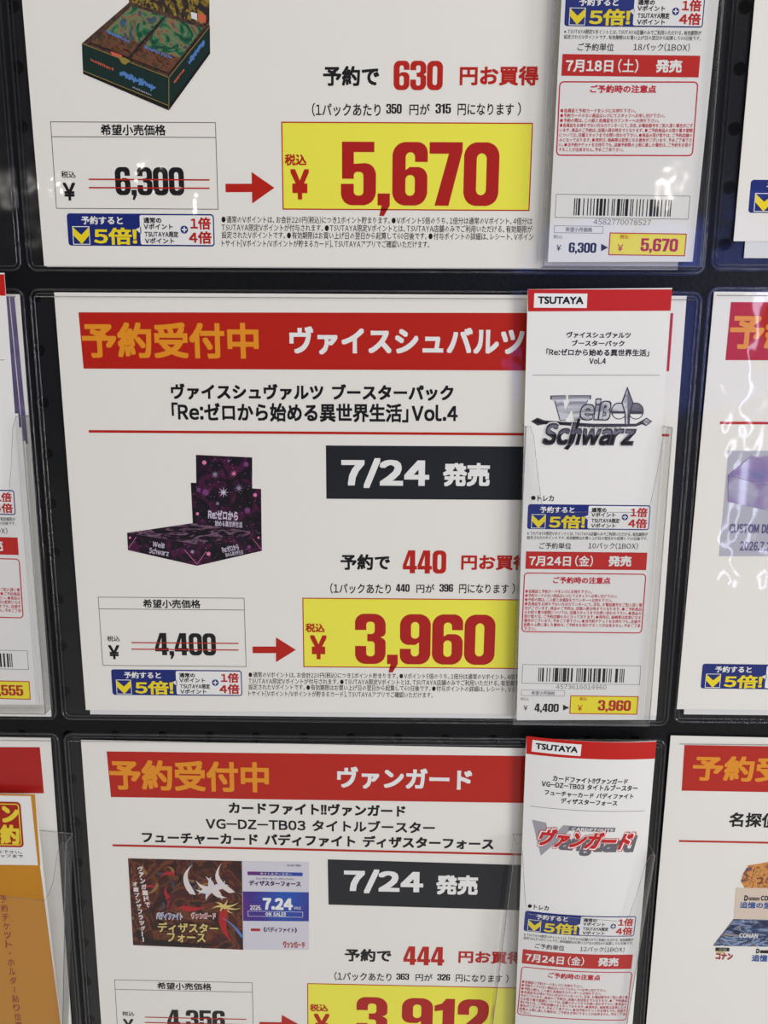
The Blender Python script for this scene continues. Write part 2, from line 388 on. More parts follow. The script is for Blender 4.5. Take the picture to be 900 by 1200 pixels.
# ------------------------------------------------------------------ the setting: black perforated board
def board():
    p, n = 25.0, 12
    mb = MB(lambda x, y: 0.0); m2 = MB(lambda x, y: 0.0)
    for j in range(-4, 17):
        for k in range(-5, 25):
            cx, cy, h = j * p, k * p, p / 2
            sq = []
            for i in range(n):
                a = 2 * math.pi * (i + .5) / n; c, s_ = math.cos(a), math.sin(a); t = h / max(abs(c), abs(s_)); sq.append((cx + c * t, cy + s_ * t, 0))
            sq2 = []
            rim = [(cx + 3.0 * math.cos(2 * math.pi * (i + .5) / n), cy + 3.0 * math.sin(2 * math.pi * (i + .5) / n), 0) for i in range(n)]
            deep = [(x, y, -2.5) for x, y, _ in rim]
            f = [(i, (i + 1) % n, n + (i + 1) % n, n + i) for i in range(n)] + [(n + i, n + (i + 1) % n, 2 * n + (i + 1) % n, 2 * n + i) for i in range(n)]
            mb.raw(sq + rim + deep, f, M_BOARD)
            # the four corner bits between the 12-gon and the square cell
            for sx, sy in ((1, 1), (-1, 1), (-1, -1), (1, -1)):
                e = [q for q in sq if (q[0] - cx) * sx > 0.1 and (q[1] - cy) * sy > 0.1]
                e = sorted(e, key=lambda q: math.atan2(q[1] - cy, q[0] - cx)); mid = [q for q in e]
                if len(mid) >= 2:
                    a_, b_ = [q for q in mid if abs(abs(q[0] - cx) - h) < .01], [q for q in mid if abs(abs(q[1] - cy) - h) < .01]
                    if a_ and b_:
                        A_ = max(a_, key=lambda q: abs(q[1] - cy)); B_ = max(b_, key=lambda q: abs(q[0] - cx))
                        mb.raw([A_, (cx + sx * h, cy + sy * h, 0), B_], [(0, 1, 2)], M_BOARD)
    m2.raw([(-140, -160, -2.6), (440, -160, -2.6), (440, 640, -2.6), (-140, 640, -2.6)], [(0, 1, 2, 3)], M_DARK)  # near-black planes behind the holes carry their shade in the colour
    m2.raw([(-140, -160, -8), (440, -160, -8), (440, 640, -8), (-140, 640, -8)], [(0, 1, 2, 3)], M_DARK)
    o = mb.build('wall_back'); o['kind'] = 'structure'
    q = m2.build('dark_back_plane', o); return o
board()

# ------------------------------------------------------------------ clear pockets
def pocket(x0, y0, x1, y1, label):
    root = empty('clear_pocket', world((x0 + x1) / 2, y1, 0), label, 'plastic pocket', 'clear pockets on the board')
    b = Box(((x0 + x1) / 2, (y0 + y1) / 2), x1 - x0, y1 - y0, 0)
    MB(lambda x, y: 0.35).rrect(b, 5.0, M_FILM).build('back_film', root)
    def path(k, r, d):
        pts = []
        for cx, cy, a0 in ((x1 - r, y1 - r, 0), (x0 + r, y1 - r, 90), (x0 + r, y0 + r, 180), (x1 - r, y0 + r, 270)):
            for i in range(7):
                a = math.radians(a0 + 15 * i); pts.append((cx + (r - k) * math.cos(a), cy + (r - k) * math.sin(a), d))
        return pts
    mb = MB(lambda x, y: 0.0); mb.tube(path(0.9, 5.0, 0.95), 0.55, M_RIM, True); mb.tube(path(2.7, 5.0, 0.8), 0.4, M_RIM, True)
    mb.build('welded_rim', root, smooth=True)
    m3 = MB(lambda x, y: 0.0); m3.tube([(x0 + 4, y0 + 4.2, 2.1), (x1 - 4, y0 + 4.2, 2.1)], 0.22, M_EDGE); m3.build('front_lip', root, smooth=True)
    return root

# ------------------------------------------------------------------ badge, shared by signs and tickets (u, v measured on the sign's badge)
def badge(mb, b, ticket=False, cut=1.0):
    blue, yel, wh, red, blk = (C_BLUE, C_BYEL, C_WHITE, C_RED, C_BLACK) if ticket else (BLUE, BYEL, WHITE, RED, BLACK)
    U = lambda x: (x - 131) / 152.5
    V = lambda y: (y - 785) / 30.0
    T = lambda s, x0, y0, x1, y1, m, bold: mb.text(s, b.sub(U(x0), V(y0), U(x1), V(y1)), m, .16, bold, 2)
    mb.rrect(b, b.h * .1, blue, .05)
    mb.rrect(b.sub(U(206.5), .045, .992, .955), b.h * .06, wh, .1)
    mb.poly([b.at(U(202), V(799.5)), b.at(U(207.5), V(797)), b.at(U(207.5), V(804))], wh, .1)
    T('予約すると', 146, 787.6, 189, 795.2, wh, .03); T('5倍!', 158, 798, 203, 814, yel, .035)
    mb.frame(b.sub(U(136), V(797), U(153.8), V(814)), b.h * .022, wh, .1)
    mb.poly([b.at(U(x), V(y)) for x, y in ((136.5, 797.6), (145, 805), (153.4, 797.6), (153.4, 805), (145, 813.6), (136.5, 805))], yel, .16)
    T('通常の', 210.5, 788.4, 229, 793.8, blk, .035); T('Vポイント', 210.5, 794.2, 240.6, 799.4, blk, .03)
    T('TSUTAYA限定', 211, 801.2, 246, 806.8, blk, .03); T('Vポイント', 211, 807.4, 241.5, 812.6, blk, .03)
    c = b.at(U(252.4), V(799.5)); r = b.h * .125
    mb.poly([(c[0] + r * math.cos(i * math.pi / 8), c[1] + r * math.sin(i * math.pi / 8)) for i in range(16)], blue, .16)
    mb.rline((c[0] - r * .65, c[1]), (c[0] + r * .65, c[1]), r * .35, wh, .2); mb.rline((c[0], c[1] - r * .65), (c[0], c[1] + r * .65), r * .35, wh, .21)
    T('1倍', 259, 788, 280, 799.4, red, .035); T('4倍', 257, 801, 280.5, 812.6, red, .035)

# ------------------------------------------------------------------ the signs
FLAT = lambda d: (lambda x, y: d)
FINE = ['●通常のVポイントは、お会計220円(税込)につき1ポイント貯まります。●Vポイント5倍のうち、1倍分は通常のVポイント、4倍分は',
        'TSUTAYA限定Vポイントが付与されます。●TSUTAYA限定Vポイントとは、TSUTAYA店舗のみでご利用いただける、有効期限が',
        '設定されたVポイントです。●有効期限はお買い上げ日の翌日から起算して60日後です。●付与ポイントの詳細は、レシート、Vポイン',
        'トサイト[Vポイント/Vポイントが貯まるカード]、TSUTAYAアプリでご確認いただけます。']

def sign(label, corners, back, dz=1.5):
    root = empty('preorder_sign', world(*((np.array(corners[2]) + np.array(corners[3])) / 2), 0), label, 'sign', 'preorder signs in the clear pockets')
    fn = FLAT(dz)
    MB(fn).sheet(back, PAPER2, 0.2, h=-0.35).build('backing_sheet', root)
    MB(fn).sheet(corners, PAPER, 0.2).build('paper', root)
    return root, fn

def header(root, fn, m, quad, gold_box, white=None, gold='予約受付中'):
    mb = MB(fn); mb.grid(quad, RED, .06)
    mb.text(gold, gold_box, GOLD, .12, .034)
    if white: mb.text(white[0], white[1], WHITE, .12, .04)
    mb.build('header_banner', root)

def lower(root, fn, m, save, per, per_new, old, new, badge_box=None, new_box=None):
    B = m.box; lw = 0.28
    s = MB(fn)
    s.text('予約で', B(399, 649.5, 457, 668), BLACK, .06, .035); s.figs(save, B(472, 645, 523, 672), RED, .06)
    s.text('円お買得', B(540.5, 650, 622, 668), RED, .06, .035)
    s.text('(1パックあたり', B(387, 683.5, 458, 696), BLACK, .06, .02); s.figs(per, B(464, 684.5, 480, 693.5), BLACK, .06)
    s.text('円が', B(488, 684.5, 509, 695), BLACK, .06, .02); s.figs(per_new, B(515, 684.5, 531, 693.5), BLACK, .06)
    s.text('円になります', B(538, 684.5, 596, 695.5), BLACK, .06, .02); s.text(')', B(600, 683.5, 603.6, 696), BLACK, .06, .012)
    s.build('saving_lettering', root)
    x = MB(fn); b = B(117.5, 700.5, 287.5, 781); x.frame(b, lw, GREY, .06); x.rline(b.at(0, .172), b.at(1, .172), lw, GREY, .06)
    x.text('希望小売価格', B(167.5, 702.5, 235, 712.6), BLACK, .06, .025)
    x.text('税込', B(125.5, 745.3, 140.5, 751.6), BLACK, .06, .02); x.text('¥', B(127.2, 756, 140.2, 772.5), BLACK, .06, .034)
    x.figs(old, B(181.5, 742, 253, 768), BLACK, .06)
    xo = x.build('list_price_box', root)
    for yy in (753.5, 761.2):
        l = MB(fn); l.rect(B(154, yy - .65, 279.5, yy + .65), RED, .12); l.build('strike_line', xo, 'thin red line struck through the old price')
    a = MB(fn); P = m.pt
    a.poly([P(296, 757.6), P(323.4, 757.6), P(323.4, 746.8), P(346.8, 761.5), P(323.4, 776), P(323.4, 765.4), P(296, 765.4)], RED, .06); a.build('arrow', root)
    p = MB(fn); b = new_box or B(354.8, 701.8, 613.5, 783.2)
    p.rect(b, YEL, .05); p.frame(b, .5, RED, .1)
    p.text('税込', B(358, 730.5, 380.5, 741), RED, .1, .035); p.text('¥', B(363.5, 744.5, 383, 772.5), RED, .1, .04)
    po = p.build('sale_price_panel', root)
    q = MB(fn); q.figs(new, B(416, 720, 580, 778.7), DRED, .1); q.build('price_figures', po, 'heavy red price figures')
    g = MB(fn); badge(g, B(131, 785, 283.5, 815)); g.build('point_badge', root)
    t = MB(fn)
    for k, (body, yc, xe) in enumerate(zip(FINE, (792, 799.4, 806.4, 813.6), (614, 614, 615, 507))):
        t.text(body, B(291, yc - 3.4, xe, yc + 3.4), BLACK, .06, .012, 1)
    t.build('fine_print', root, 'tiny black lines of print')

def corners_of(m, tl, tr, br, bl): return [m.pt(*tl), m.pt(*tr), m.pt(*br), m.pt(*bl)]
def moved(c, dx, dy): return [(x + dx, y + dy) for x, y in c]

# -- middle row, centre
mB = Map(1.5, line=((98, 432), (612, 434.5)))
cB = [(10.0, 123.2), (308.5, 123.4), (309.5, 334.6), (11.0, 334.6)]
sB, fB = sign('white preorder sign with a purple pop-up box picture and the 3,960 price', cB, moved([(p[0] + (2 if i in (0, 3) else 0), p[1]) for i, p in enumerate(cB)], 0, 2.6))
header(sB, fB, mB, [mB.pt(92, 366), mB.pt(789, 367), mB.pt(784, 435), mB.pt(98, 432)], mB.box(96, 378, 303, 420), ('ヴァイスシュバルツ', mB.box(339, 383, 614, 416)))
t = MB(fB); t.text('ヴァイスシュヴァルツ ブースターパック', mB.box(200, 450, 531, 469), BLACK, .06, .04)
t.text('「Re:ゼロから始める異世界生活」Vol.4', mB.box(201, 472.5, 536, 494.5), BLACK, .06, .034); t.build('title_lettering', sB)
MB(fB).rline(mB.pt(104, 505.5), mB.pt(784, 510), 1.25, RED, .06).build('rule_line', sB)
t = MB(fB); t.rect(mB.box(382, 523, 645, 585.5), NAVYBLACK, .06); t.text('7/24', mB.box(400, 537, 503, 572), WHITE, .12, .045)
t.text('発売', mB.box(519, 542.5, 574, 570), WHITE, .12, .045); t.build('date_banner', sB)
lower(sB, fB, mB, '440', '440', '396', '4,400', '3,960')

# -- top row, centre
pairsA = [((354.5, 701.7), (329.5, 145.5)), ((355, 782.8), (330.5, 247.5)), ((116, 700.3), (59, 144)), ((288, 780.7), (254.5, 244)), ((131, 785), (80, 250)),
          ((283.5, 815), (252, 288.5)), ((399, 658.5), (378.6, 88.3)), ((523, 658.5), (519.5, 88))]
mA0 = Map(1.5, ang=0.0); mA = Map(1.5, ang=mB.a0 + 0.0, pairs=pairsA)
cA = [(4.0, -100.0), (304, -101), (302.5, 111.2), (6.2, 111.2)]
sA, fA = sign('white preorder sign with a dark green box picture and the 5,670 price', cA, moved(cA, 1.0, 0.4))
lower(sA, fA, mA, '630', '350', '315', '6,300', '5,670')

# -- bottom row, centre
pairsC = [((92, 366), (125, 881)), ((98, 432), (130, 934)), ((104, 505.5), (132, 990.5)), ((605, 509), (605, 1000.5)), ((382, 523), (384, 1007)), ((383, 585.5), (385, 1060)),
          ((612, 522.5), (611, 1013.5)), ((116, 700.3), (142.6, 1147.5)), ((287, 701), (295.5, 1153)), ((354.5, 701.7), (357.5, 1153.5)), ((399, 658.5), (400, 1118.5)), ((605, 702.5), (602, 1158))]
mC = Map(1.5, ang=mB.a0, pairs=pairsC); aC = mC.box(300, 400, 400, 420).a; mC0 = Map(1.5, ang=aC)
cC = [(7.2, 351.6), (305.5, 354.2), (304, 566), (7.0, 563)]
sC, fC = sign('white preorder sign with a dark red picture panel and the 3,912 price', cC, moved(cC, 2.0, 1.5))
header(sC, fC, mC0, [mC0.pt(125, 880.5), mC0.pt(760, 887.5), mC0.pt(757, 943), mC0.pt(130, 934)], mC0.box(128.5, 891.5, 315, 927), ('ヴァンガード', mC0.box(395, 899.5, 553, 925)))
t = MB(fC); t.text('カードファイト!!ヴァンガード', mC0.box(268, 941.5, 475, 955.5), BLACK, .06, .04); t.text('VG-DZ-TB03 タイトルブースター', mC0.box(241, 960.5, 509.5, 974), BLACK, .06, .03)
t.text('フューチャーカード バディファイト ディザスターフォース', mC0.box(166, 978, 578, 992), BLACK, .06, .04); t.build('title_lettering', sC)
MB(fC).rline(mC0.pt(132, 990.5), mC0.pt(757, 1004.5), 1.25, RED, .06).build('rule_line', sC)
t = MB(fC); t.grid([mC0.pt(384, 1007), mC0.pt(640, 1014.5), mC0.pt(639, 1067.5), mC0.pt(385, 1060)], NAVYBLACK, .06); t.text('7/24', mC0.box(403, 1019, 496, 1047), WHITE, .12, .045)
t.text('発売', mC0.box(511, 1025.5, 560, 1048.5), WHITE, .12, .045); t.build('date_banner', sC)
lower(sC, fC, mC, '444', '363', '326', '4,356', '3,912')

# -- right column
m1 = Map(1.5, ang=0.0)
c = [(328.5, -104), (620, -104), (620, 98.8), (328.2, 98.8)]
sR1, f1 = sign('white sign cut off at the right edge of the top row', c, [(333.5, -98), (624, -98), (624, 106.2), (333.8, 106.2)])
g = MB(f1); badge(g, Box(m1.box(892, 211, 1056, 250).c, 74.5, 14.3, 0)); g.build('point_badge', sR1)

m2 = Map(1.5, ang=0.004)
c = [(321.2, 121.4), (617, 122), (617, 330.8), (319.8, 330.8)]
sR2, f2 = sign('white sign with a silvery purple box picture, right of the middle row', c, moved([(p[0] + (4 if i in (0, 3) else 0), p[1]) for i, p in enumerate(c)], 0, 3.0))
header(sR2, f2, m2, [m2.pt(856.5, 354), m2.pt(1300, 356), m2.pt(1290, 424), m2.pt(850, 422)], m2.box(855, 369, 1062, 410))
MB(f2).rline(m2.pt(843.7, 495.5), m2.pt(1300, 498), 1.25, RED, .06).build('rule_line', sR2)
g = MB(f2); badge(g, Box(m2.box(822, 777.5, 974, 809).c, 66.5, 13.5, 0.004)); g.build('point_badge', sR2)

m3 = Map(1.5, ang=0.012)
c = [(317.8, 345.6), (616, 349), (613, 560), (317.0, 556)]
sR3, f3 = sign('white sign with a cream and navy display box picture, right of the bottom row', c, moved(c, 1.5, 1.5))
header(sR3, f3, m3, [m3.pt(802, 873), m3.pt(1250, 880), m3.pt(1240, 934), m3.pt(798.7, 926.5)], m3.box(811.5, 887, 994, 916.5))
t = MB(f3); t.text('名探偵', m3.box(854.4, 952.5, 912, 969.5), BLACK, .06, .03); t.build('title_lettering', sR3)
MB(f3).rline(m3.pt(795.5, 985.5), m3.pt(1240, 994), 1.1, RED, .06).build('rule_line', sR3)

# -- left column: only the right margins show
c = [(-290, 124), (-6.6, 124.2), (-7.6, 338.6), (-290, 338.6)]
sL2, fl2 = sign('sign with violet strips behind the ticket at the left edge of the middle row', c, moved(c, 0, 0))
mL = Map(1.5, ang=0.0)
VIO = art('violet_picture', [(.35, (92, 84, 122)), (.65, (118, 108, 146))], 40)
p = MB(fl2); p.grid([mL.pt(-14, 348), mL.pt(10.5, 348), mL.pt(27, 520), mL.pt(2, 520)], VIO, .06); p.grid([mL.pt(11.5, 348), mL.pt(17, 348), mL.pt(33, 520), mL.pt(28, 520)], VIO, .06)
p.build('product_picture', sL2)
c = [(-290, 349), (-9.0, 350.8), (-10.5, 566), (-290, 566)]
sL3, fl3 = sign('white sign with a plain red banner end at the left of the bottom row', c, moved(c, 0, 0))
p = MB(fl3); p.grid([mL.pt(-300, 874), mL.pt(46.7, 875.6), mL.pt(51.6, 929.6), mL.pt(-290, 927)], DRED, .06); p.build('header_banner', sL3)

# ------------------------------------------------------------------ product pictures (generic art; no characters)
def quad(mb, m, pts, mat, h): mb.poly([m.pt(*p) for p in pts], mat, h)
PUR = art('purple_star_art', [(.34, (10, 6, 14)), (.50, (28, 10, 32)), (.60, (78, 18, 62)), (.72, (30, 8, 34))], 120, spots=(520, .13, (196, 120, 170)))
PURT = art('purple_flat_art', [(.40, (12, 8, 16)), (.50, (48, 16, 44)), (.57, (130, 100, 122)), (.62, (40, 12, 38))], 190, stretch=(.5, 1, 2.0))
LILAC = ink('pale_lilac_ink', (206, 196, 214)); PINK = ink('pink_glow_ink', (232, 128, 178)); BROWNBLACK = ink('dark_plum_ink', (24, 12, 26))
p = MB(fB)
quad(p, mB, [(229.6, 533), (295.6, 536), (295.6, 572.4), (306, 573), (306.6, 626), (226, 615), (223.6, 565.6), (230, 566)], PUR, .06)
quad(p, mB, [(149, 624.4), (226, 613), (306.6, 624.6), (231, 638)], PURT, .08)
quad(p, mB, [(149, 624.4), (231, 638), (231, 663), (150, 644.6)], PUR, .1); quad(p, mB, [(231, 638), (306.6, 624.4), (307, 645.5), (231, 663)], PUR, .1)
def star(cx, cy, r, mat, h, n=8, inner=.45):
    p.poly([mB.pt(cx + (r if i % 2 == 0 else r * inner) * math.cos(i * math.pi / n), cy + (r if i % 2 == 0 else r * inner) * math.sin(i * math.pi / n)) for i in range(2 * n)], mat, h)
GLOW = ink('violet_glow_ink', (120, 62, 120)); DLIL = ink('dim_lilac_ink', (150, 140, 168))
for x, y, r, mm, k in ((239.5, 542, 3, PINK, .7), (288.5, 544, 3.6, GLOW, .7), (252, 556, 5, DLIL, .25), (274, 555, 4.5, PINK, .25), (262, 577, 6.5, LILAC, .25), (280, 572, 6, DLIL, .22), (241, 577, 5, GLOW, .6), (299, 580, 2.6, PINK, .7), (231.5, 602, 2.2, PINK, .7),
                    (290, 598, 4, GLOW, .7), (233, 574, 3, GLOW, .7), (225.5, 646.5, 2.4, DLIL, .7), (244.5, 649, 2.8, PINK, .7), (292, 641, 2.6, GLOW, .7), (152.5, 630, 1.6, PINK, .7), (303, 630, 1.6, PINK, .7), (268, 540, 2, DLIL, .3), (255, 590, 3, DLIL, .3)):
    star(x, y, r, mm, .12, 8, k)
for a, b_ in (((216, 644), (231, 661)), ((231, 661), (242, 646)), ((151, 642), (160, 629)), ((296, 631), (306.5, 644))): p.rline(mB.pt(*a), mB.pt(*b_), .2, PINK, .13)
po = p.build('product_picture', sB, 'printed picture of a purple pop-up display box')
q = MB(fB)
mq = Map(1.5, ang=mB.a0 + .06)
q.text('Re:ゼロから', mq.box(244, 598, 279, 609), LILAC, .14, .05, 2); q.text('始める異世界生活', mq.box(252, 610.5, 284, 617.5), LILAC, .14, .03, 2)
mq = Map(1.5, ang=mB.a0 - .2)
q.text('Re:ゼロから', mq.box(260, 639, 280, 646), LILAC, .14, .04, 2); q.text('始める異世界生活', mq.box(264, 646, 285, 651), LILAC, .14, .02, 2)
mq = Map(1.5, ang=mB.a0 + .17)
q.text('Weiß', mq.box(179, 635, 193, 641.5), LILAC, .14, .03, 2); q.text('Schwarz', mq.box(175, 643, 198, 650), LILAC, .14, .03, 2)
q.build('picture_lettering', po)

GRN = ink('dark_green_ink', (16, 44, 40)); BLKG = ink('black_edge_ink', (20, 18, 18)); GOLDL = ink('dull_gold_ink', (150, 128, 60)); BRN = art('box_inside_art', [(.4, (50, 36, 34)), (.6, (92, 64, 54))], 300)
PACK = art('green_pack_art', [(.30, (30, 46, 40)), (.42, (22, 92, 62)), (.50, (90, 130, 90)), (.57, (150, 104, 74)), (.64, (38, 84, 70)), (.74, (60, 96, 168))], 130, distort=2.0)
PBASE = art('brown_pack_art', [(.36, (58, 30, 24)), (.5, (120, 74, 52)), (.62, (70, 60, 40))], 260)
LIDA = art('lid_art', [(.42, (44, 34, 38)), (.5, (70, 58, 36)), (.56, (168, 140, 40)), (.62, (54, 44, 48))], 90, distort=4); BSCR = ink('blue_scroll_ink', (84, 128, 190)); ORG = ink('orange_mark_ink', (214, 96, 70))
p = MB(fA); m = mA0
quad(p, m, [(151, 4), (151.5, -40), (245.5, -40), (245.5, 32)], LIDA, .06)
quad(p, m, [(96, 51), (151.5, 3), (246, 30.5), (198, 91)], BRN, .08)
for pk, bs in (([(154, 7), (193, 19), (164, 50), (124, 36)], [(124, 36), (164, 50), (151, 65), (107, 50)]), ([(194.5, 20), (238, 33), (211, 68), (169, 54)], [(169, 54), (211, 68), (197.5, 87), (153, 69)])):
    quad(p, m, pk, PACK, .1); quad(p, m, bs, PBASE, .1)
for a, b_ in (((193.5, 19.5), (152, 67)), ((197, 88), (243, 32)), ((104, 50), (197, 86))): p.rline(m.pt(*a), m.pt(*b_), .5, BLKG, .12)
quad(p, m, [(96, 51), (198, 91), (198, 129.5), (97.5, 86.5)], GRN, .12); quad(p, m, [(97.5, 83), (198, 124), (198, 129.5), (97.5, 86.5)], BLKG, .14)
quad(p, m, [(198, 91), (246, 30.5), (246.3, 63), (198, 129.5)], GRN, .12); quad(p, m, [(198, 124), (246.3, 58), (246.3, 63), (198, 129.5)], BLKG, .14)
for a, b_ in (((96, 51), (198, 91)), ((198, 91), (198, 129)), ((198, 91), (246, 31)), ((97.5, 83), (198, 124))): p.rline(m.pt(*a), m.pt(*b_), .3, GOLDL, .16)
quad(p, m, [(138, 66), (147, 68), (153, 71.5), (147, 76), (143, 74.5)], GOLDL, .18)
quad(p, m, [(129.5, 60), (143, 65), (143.5, 69), (131, 64.5)], ORG, .17)
quad(p, m, [(232, 16), (241.5, 18), (241, 27.5), (233, 24.5)], ORG, .1); quad(p, m, [(223.5, 14), (231, 16), (231, 24), (224.5, 21.5)], PAPER2, .1)
p.build('product_picture', sA, 'printed picture of an open green box of packs')
q = MB(fA)
_rs = np.random.RandomState(11)
def scroll(x0, y0, x1, y1, n, amp, w, mat, h):      # a band of small ornamental strokes
    k = 0
    for i in range(n * 3):
        u = (i + .5) / (n * 3); cx, cy = x0 + (x1 - x0) * u, y0 + (y1 - y0) * u
        for _ in range(3):
            a = _rs.rand() * 3.14; L = amp * (.5 + .6 * _rs.rand()); ox, oy = amp * .5 * (_rs.rand() - .5), amp * .7 * (_rs.rand() - .5)
            q.rline(m.pt(cx + ox - L * math.cos(a) * .5, cy + oy - L * math.sin(a)), m.pt(cx + ox + L * math.cos(a) * .5, cy + oy + L * math.sin(a)), w * (.7 + .5 * _rs.rand()), mat, h + .0012 * k); k += 1
scroll(140, 85, 182, 104, 5, 4.0, .7, BSCR, .18); scroll(106, 70, 133, 82, 4, 1.8, .35, ORG, .18); scroll(221, 74, 239, 50, 4, 3.2, .6, BSCR, .18); scroll(204, 97, 216, 82, 3, 1.6, .3, ORG, .18)
scroll(125, 37, 152, 49, 4, 2, .5, BSCR, .18); scroll(169, 55, 202, 68, 4, 2, .5, BSCR, .18); scroll(155, 102, 178, 112, 4, .8, .3, LILAC, .18)
q.build('picture_ornament', [o for o in sA.children if o.name.startswith('product_picture')][0])

FLAME = art('dark_flame_art', [(.28, (30, 12, 12)), (.42, (62, 22, 18)), (.50, (112, 60, 30)), (.56, (84, 26, 20)), (.66, (44, 20, 24)), (.76, (150, 120, 84))], 55, distort=2.5)
BANDG = art('purple_blue_band_art', [(.40, (120, 20, 110)), (.52, (62, 40, 140)), (.64, (24, 84, 180))], 18, distort=.3); PALE = ink('pale_panel_ink', (216, 214, 222)); PURI = ink('purple_letter_ink', (70, 20, 90)); IVORY = ink('ivory_ink', (226, 218, 214))
LGOLD = ink('light_gold_ink', (220, 196, 120)); DBR = ink('dark_brown_ink', (40, 18, 14)); CRIM = ink('crimson_ink', (176, 28, 36))
p = MB(fC); m = mC0
quad(p, m, [(150, 1005.7), (283.5, 1009), (285, 1113), (156, 1107.5)], FLAME, .06)
quad(p, m, [(283.5, 1009), (362, 1010), (362, 1113), (285, 1113)], PALE, .06); quad(p, m, [(284.5, 1044.5), (362, 1045.5), (362, 1079.5), (285, 1079)], BANDG, .1)
GLD = ink('dim_gold_ink', (150, 104, 56)); MAR = ink('maroon_ink', (84, 26, 34)); GUN = ink('gunmetal_ink', (70, 62, 78)); DK = ink('near_black_ink', (22, 12, 14))
def flick(x0, y0, dx, dy, w, mat, h, bend=.25):         # curved flame-like lick
    n = 8; a, b_ = [], []
    for i in range(n + 1):
        u = i / n; x = x0 + dx * u - dy * bend * math.sin(u * 2.6); y = y0 + dy * u + dx * bend * math.sin(u * 2.6); k = w * (1 - u) * (.35 + .65 * math.sin(min(1, u * 3 + .3) * 1.57)); L = math.hypot(dx, dy)
        a.append((x - dy / L * k, y + dx / L * k)); b_.append((x + dy / L * k, y - dx / L * k))
    p.poly([m.pt(*q) for q in a + b_[::-1]], mat, h)
rng = np.random.RandomState(4)
for i in range(34):
    x, y = 168 + 66 * rng.rand(), 1014 + 52 * rng.rand(); ang = rng.rand() * 6.28; L = 8 + 14 * rng.rand()
    x, y = min(max(x, 172), 262), min(max(y, 1024), 1068); dx, dy = L * math.cos(ang), .8 * L * math.sin(ang)
    if not (1008 < y + dy < 1100): dy = -dy
    flick(x, y, dx, dy, 1.4 + 1.8 * rng.rand(), (GLD, MAR, GUN, DK, CRIM)[i % 5], .07 + .0012 * i, .3 * (1 if i % 2 else -1))
flick(226, 1048, 6, -34, 5.5, IVORY, .115, -.35); flick(272, 1046, -4, -36, 5.5, IVORY, .116, -.42)
for i, (dx, dy) in enumerate(((-20, -2), (-16, 8), (-18, -12), (-6, 14), (10, 14), (18, 8), (20, -2), (14, -12), (0, -15), (-10, -14), (24, 4))): flick(249, 1042, dx, dy, 4.2, IVORY if i % 3 else PALE, .118 + .001 * i, .2 * (1 if i % 2 else -1))
for i in range(7): flick(262, 1062, 18 * math.cos(.9 * i + .2) + 4, 9 * math.sin(.9 * i), 1.8, LGOLD, .132 + .001 * i, .15)
flick(214, 1064, 30, -4, 4, CRIM, .14, .1); flick(262, 1066, 14, 36, 7, CRIM, .141, .2); flick(284, 1098, -26, -22, 2, BSCR, .143, .1); flick(160, 1092, 24, 8, 6, DK, .09, .2); flick(168, 1103, 100, 2, 4, DK, .092, .03)
p.build('product_picture', sC, 'printed picture panel with dark red art beside a pale column')
q = MB(fC); mm = Map(1.5, ang=aC)
def outlined(body, x0, y0, x1, y1, fill, edge, bold=.03):
    q.text(body, mm.box(x0 - 1, y0 - 1, x1 + 1, y1 + 1), edge, .16, bold + .07, 2); q.text(body, mm.box(x0, y0, x1, y1), fill, .2, bold, 2)
outlined('ディザスター', 185, 1081, 256, 1093, LGOLD, DBR); outlined('フォース', 196, 1093.5, 241, 1104, LGOLD, DBR)
outlined('バディファイト', 184, 1069.5, 213, 1077, BSCR, IVORY); outlined('ヴァンガード', 225, 1070, 252, 1076, CRIM, IVORY)
for i, ch in enumerate('ヴァンガードで'): q.text(ch, mm.box(161.5 + 1.4 * i, 1015 + i * 7.0, 167.5 + 1.4 * i, 1021 + i * 7.0), IVORY, .16, .045, 2)
for i, ch in enumerate('オープンザフラッグ!!'): q.text(ch, mm.box(155.5 + 1.15 * i, 1033 + i * 6.5, (161.2 if ch != '!' else 157.5) + 1.15 * i, 1038.4 + i * 6.5), IVORY, .16, .045, 2)
q.build('picture_lettering', [o for o in sC.children if o.name.startswith('product_picture')][0]); q = MB(fC)
q.rect(mm.box(290, 1021.8, 354.7, 1026), BANDG, .1); q.text('タイトルブースター', mm.box(305, 1022.4, 342, 1025.4), IVORY, .14, .02, 1)
q.text('フューチャーカード バディファイト', mm.box(300, 1028.3, 345, 1031.3), PURI, .12, .03, 1); q.text('ディザスターフォース', mm.box(292, 1032, 352.5, 1038.3), PURI, .12, .05, 2)
q.text('VG-DZ-TB03', mm.box(336, 1013, 352.5, 1015.3), PURI, .12, .03, 1)
q.text('2026.', mm.box(293, 1060.5, 306.5, 1066), WHITE, .16, .03, 2); q.text('7.24', mm.box(308, 1052, 343, 1066), WHITE, .16, .06, 2); q.text('(FRI)', mm.box(344.5, 1062, 353, 1066), WHITE, .16, .02, 1)
q.frame(mm.box(290.5, 1067.8, 355, 1074.2), .2, WHITE, .16); q.text('ON SALE!!', mm.box(311, 1068.8, 335, 1073.4), WHITE, .16, .04, 1)
q.text('《バディファイト》', mm.box(309, 1086.5, 348, 1092.5), PURI, .12, .04, 2); q.rect(mm.box(294, 1088, 305, 1091), CRIM, .12)
q.text('ヴァンガード', mm.box(332.5, 1103, 358, 1111), CRIM, .12, .08, 2, shear=-.05); q.text('ヴァンガード', mm.box(333, 1104, 357.5, 1110), IVORY, .16, .01, 2)
q.build('column_lettering', [o for o in sC.children if o.name.startswith('product_picture')][0])

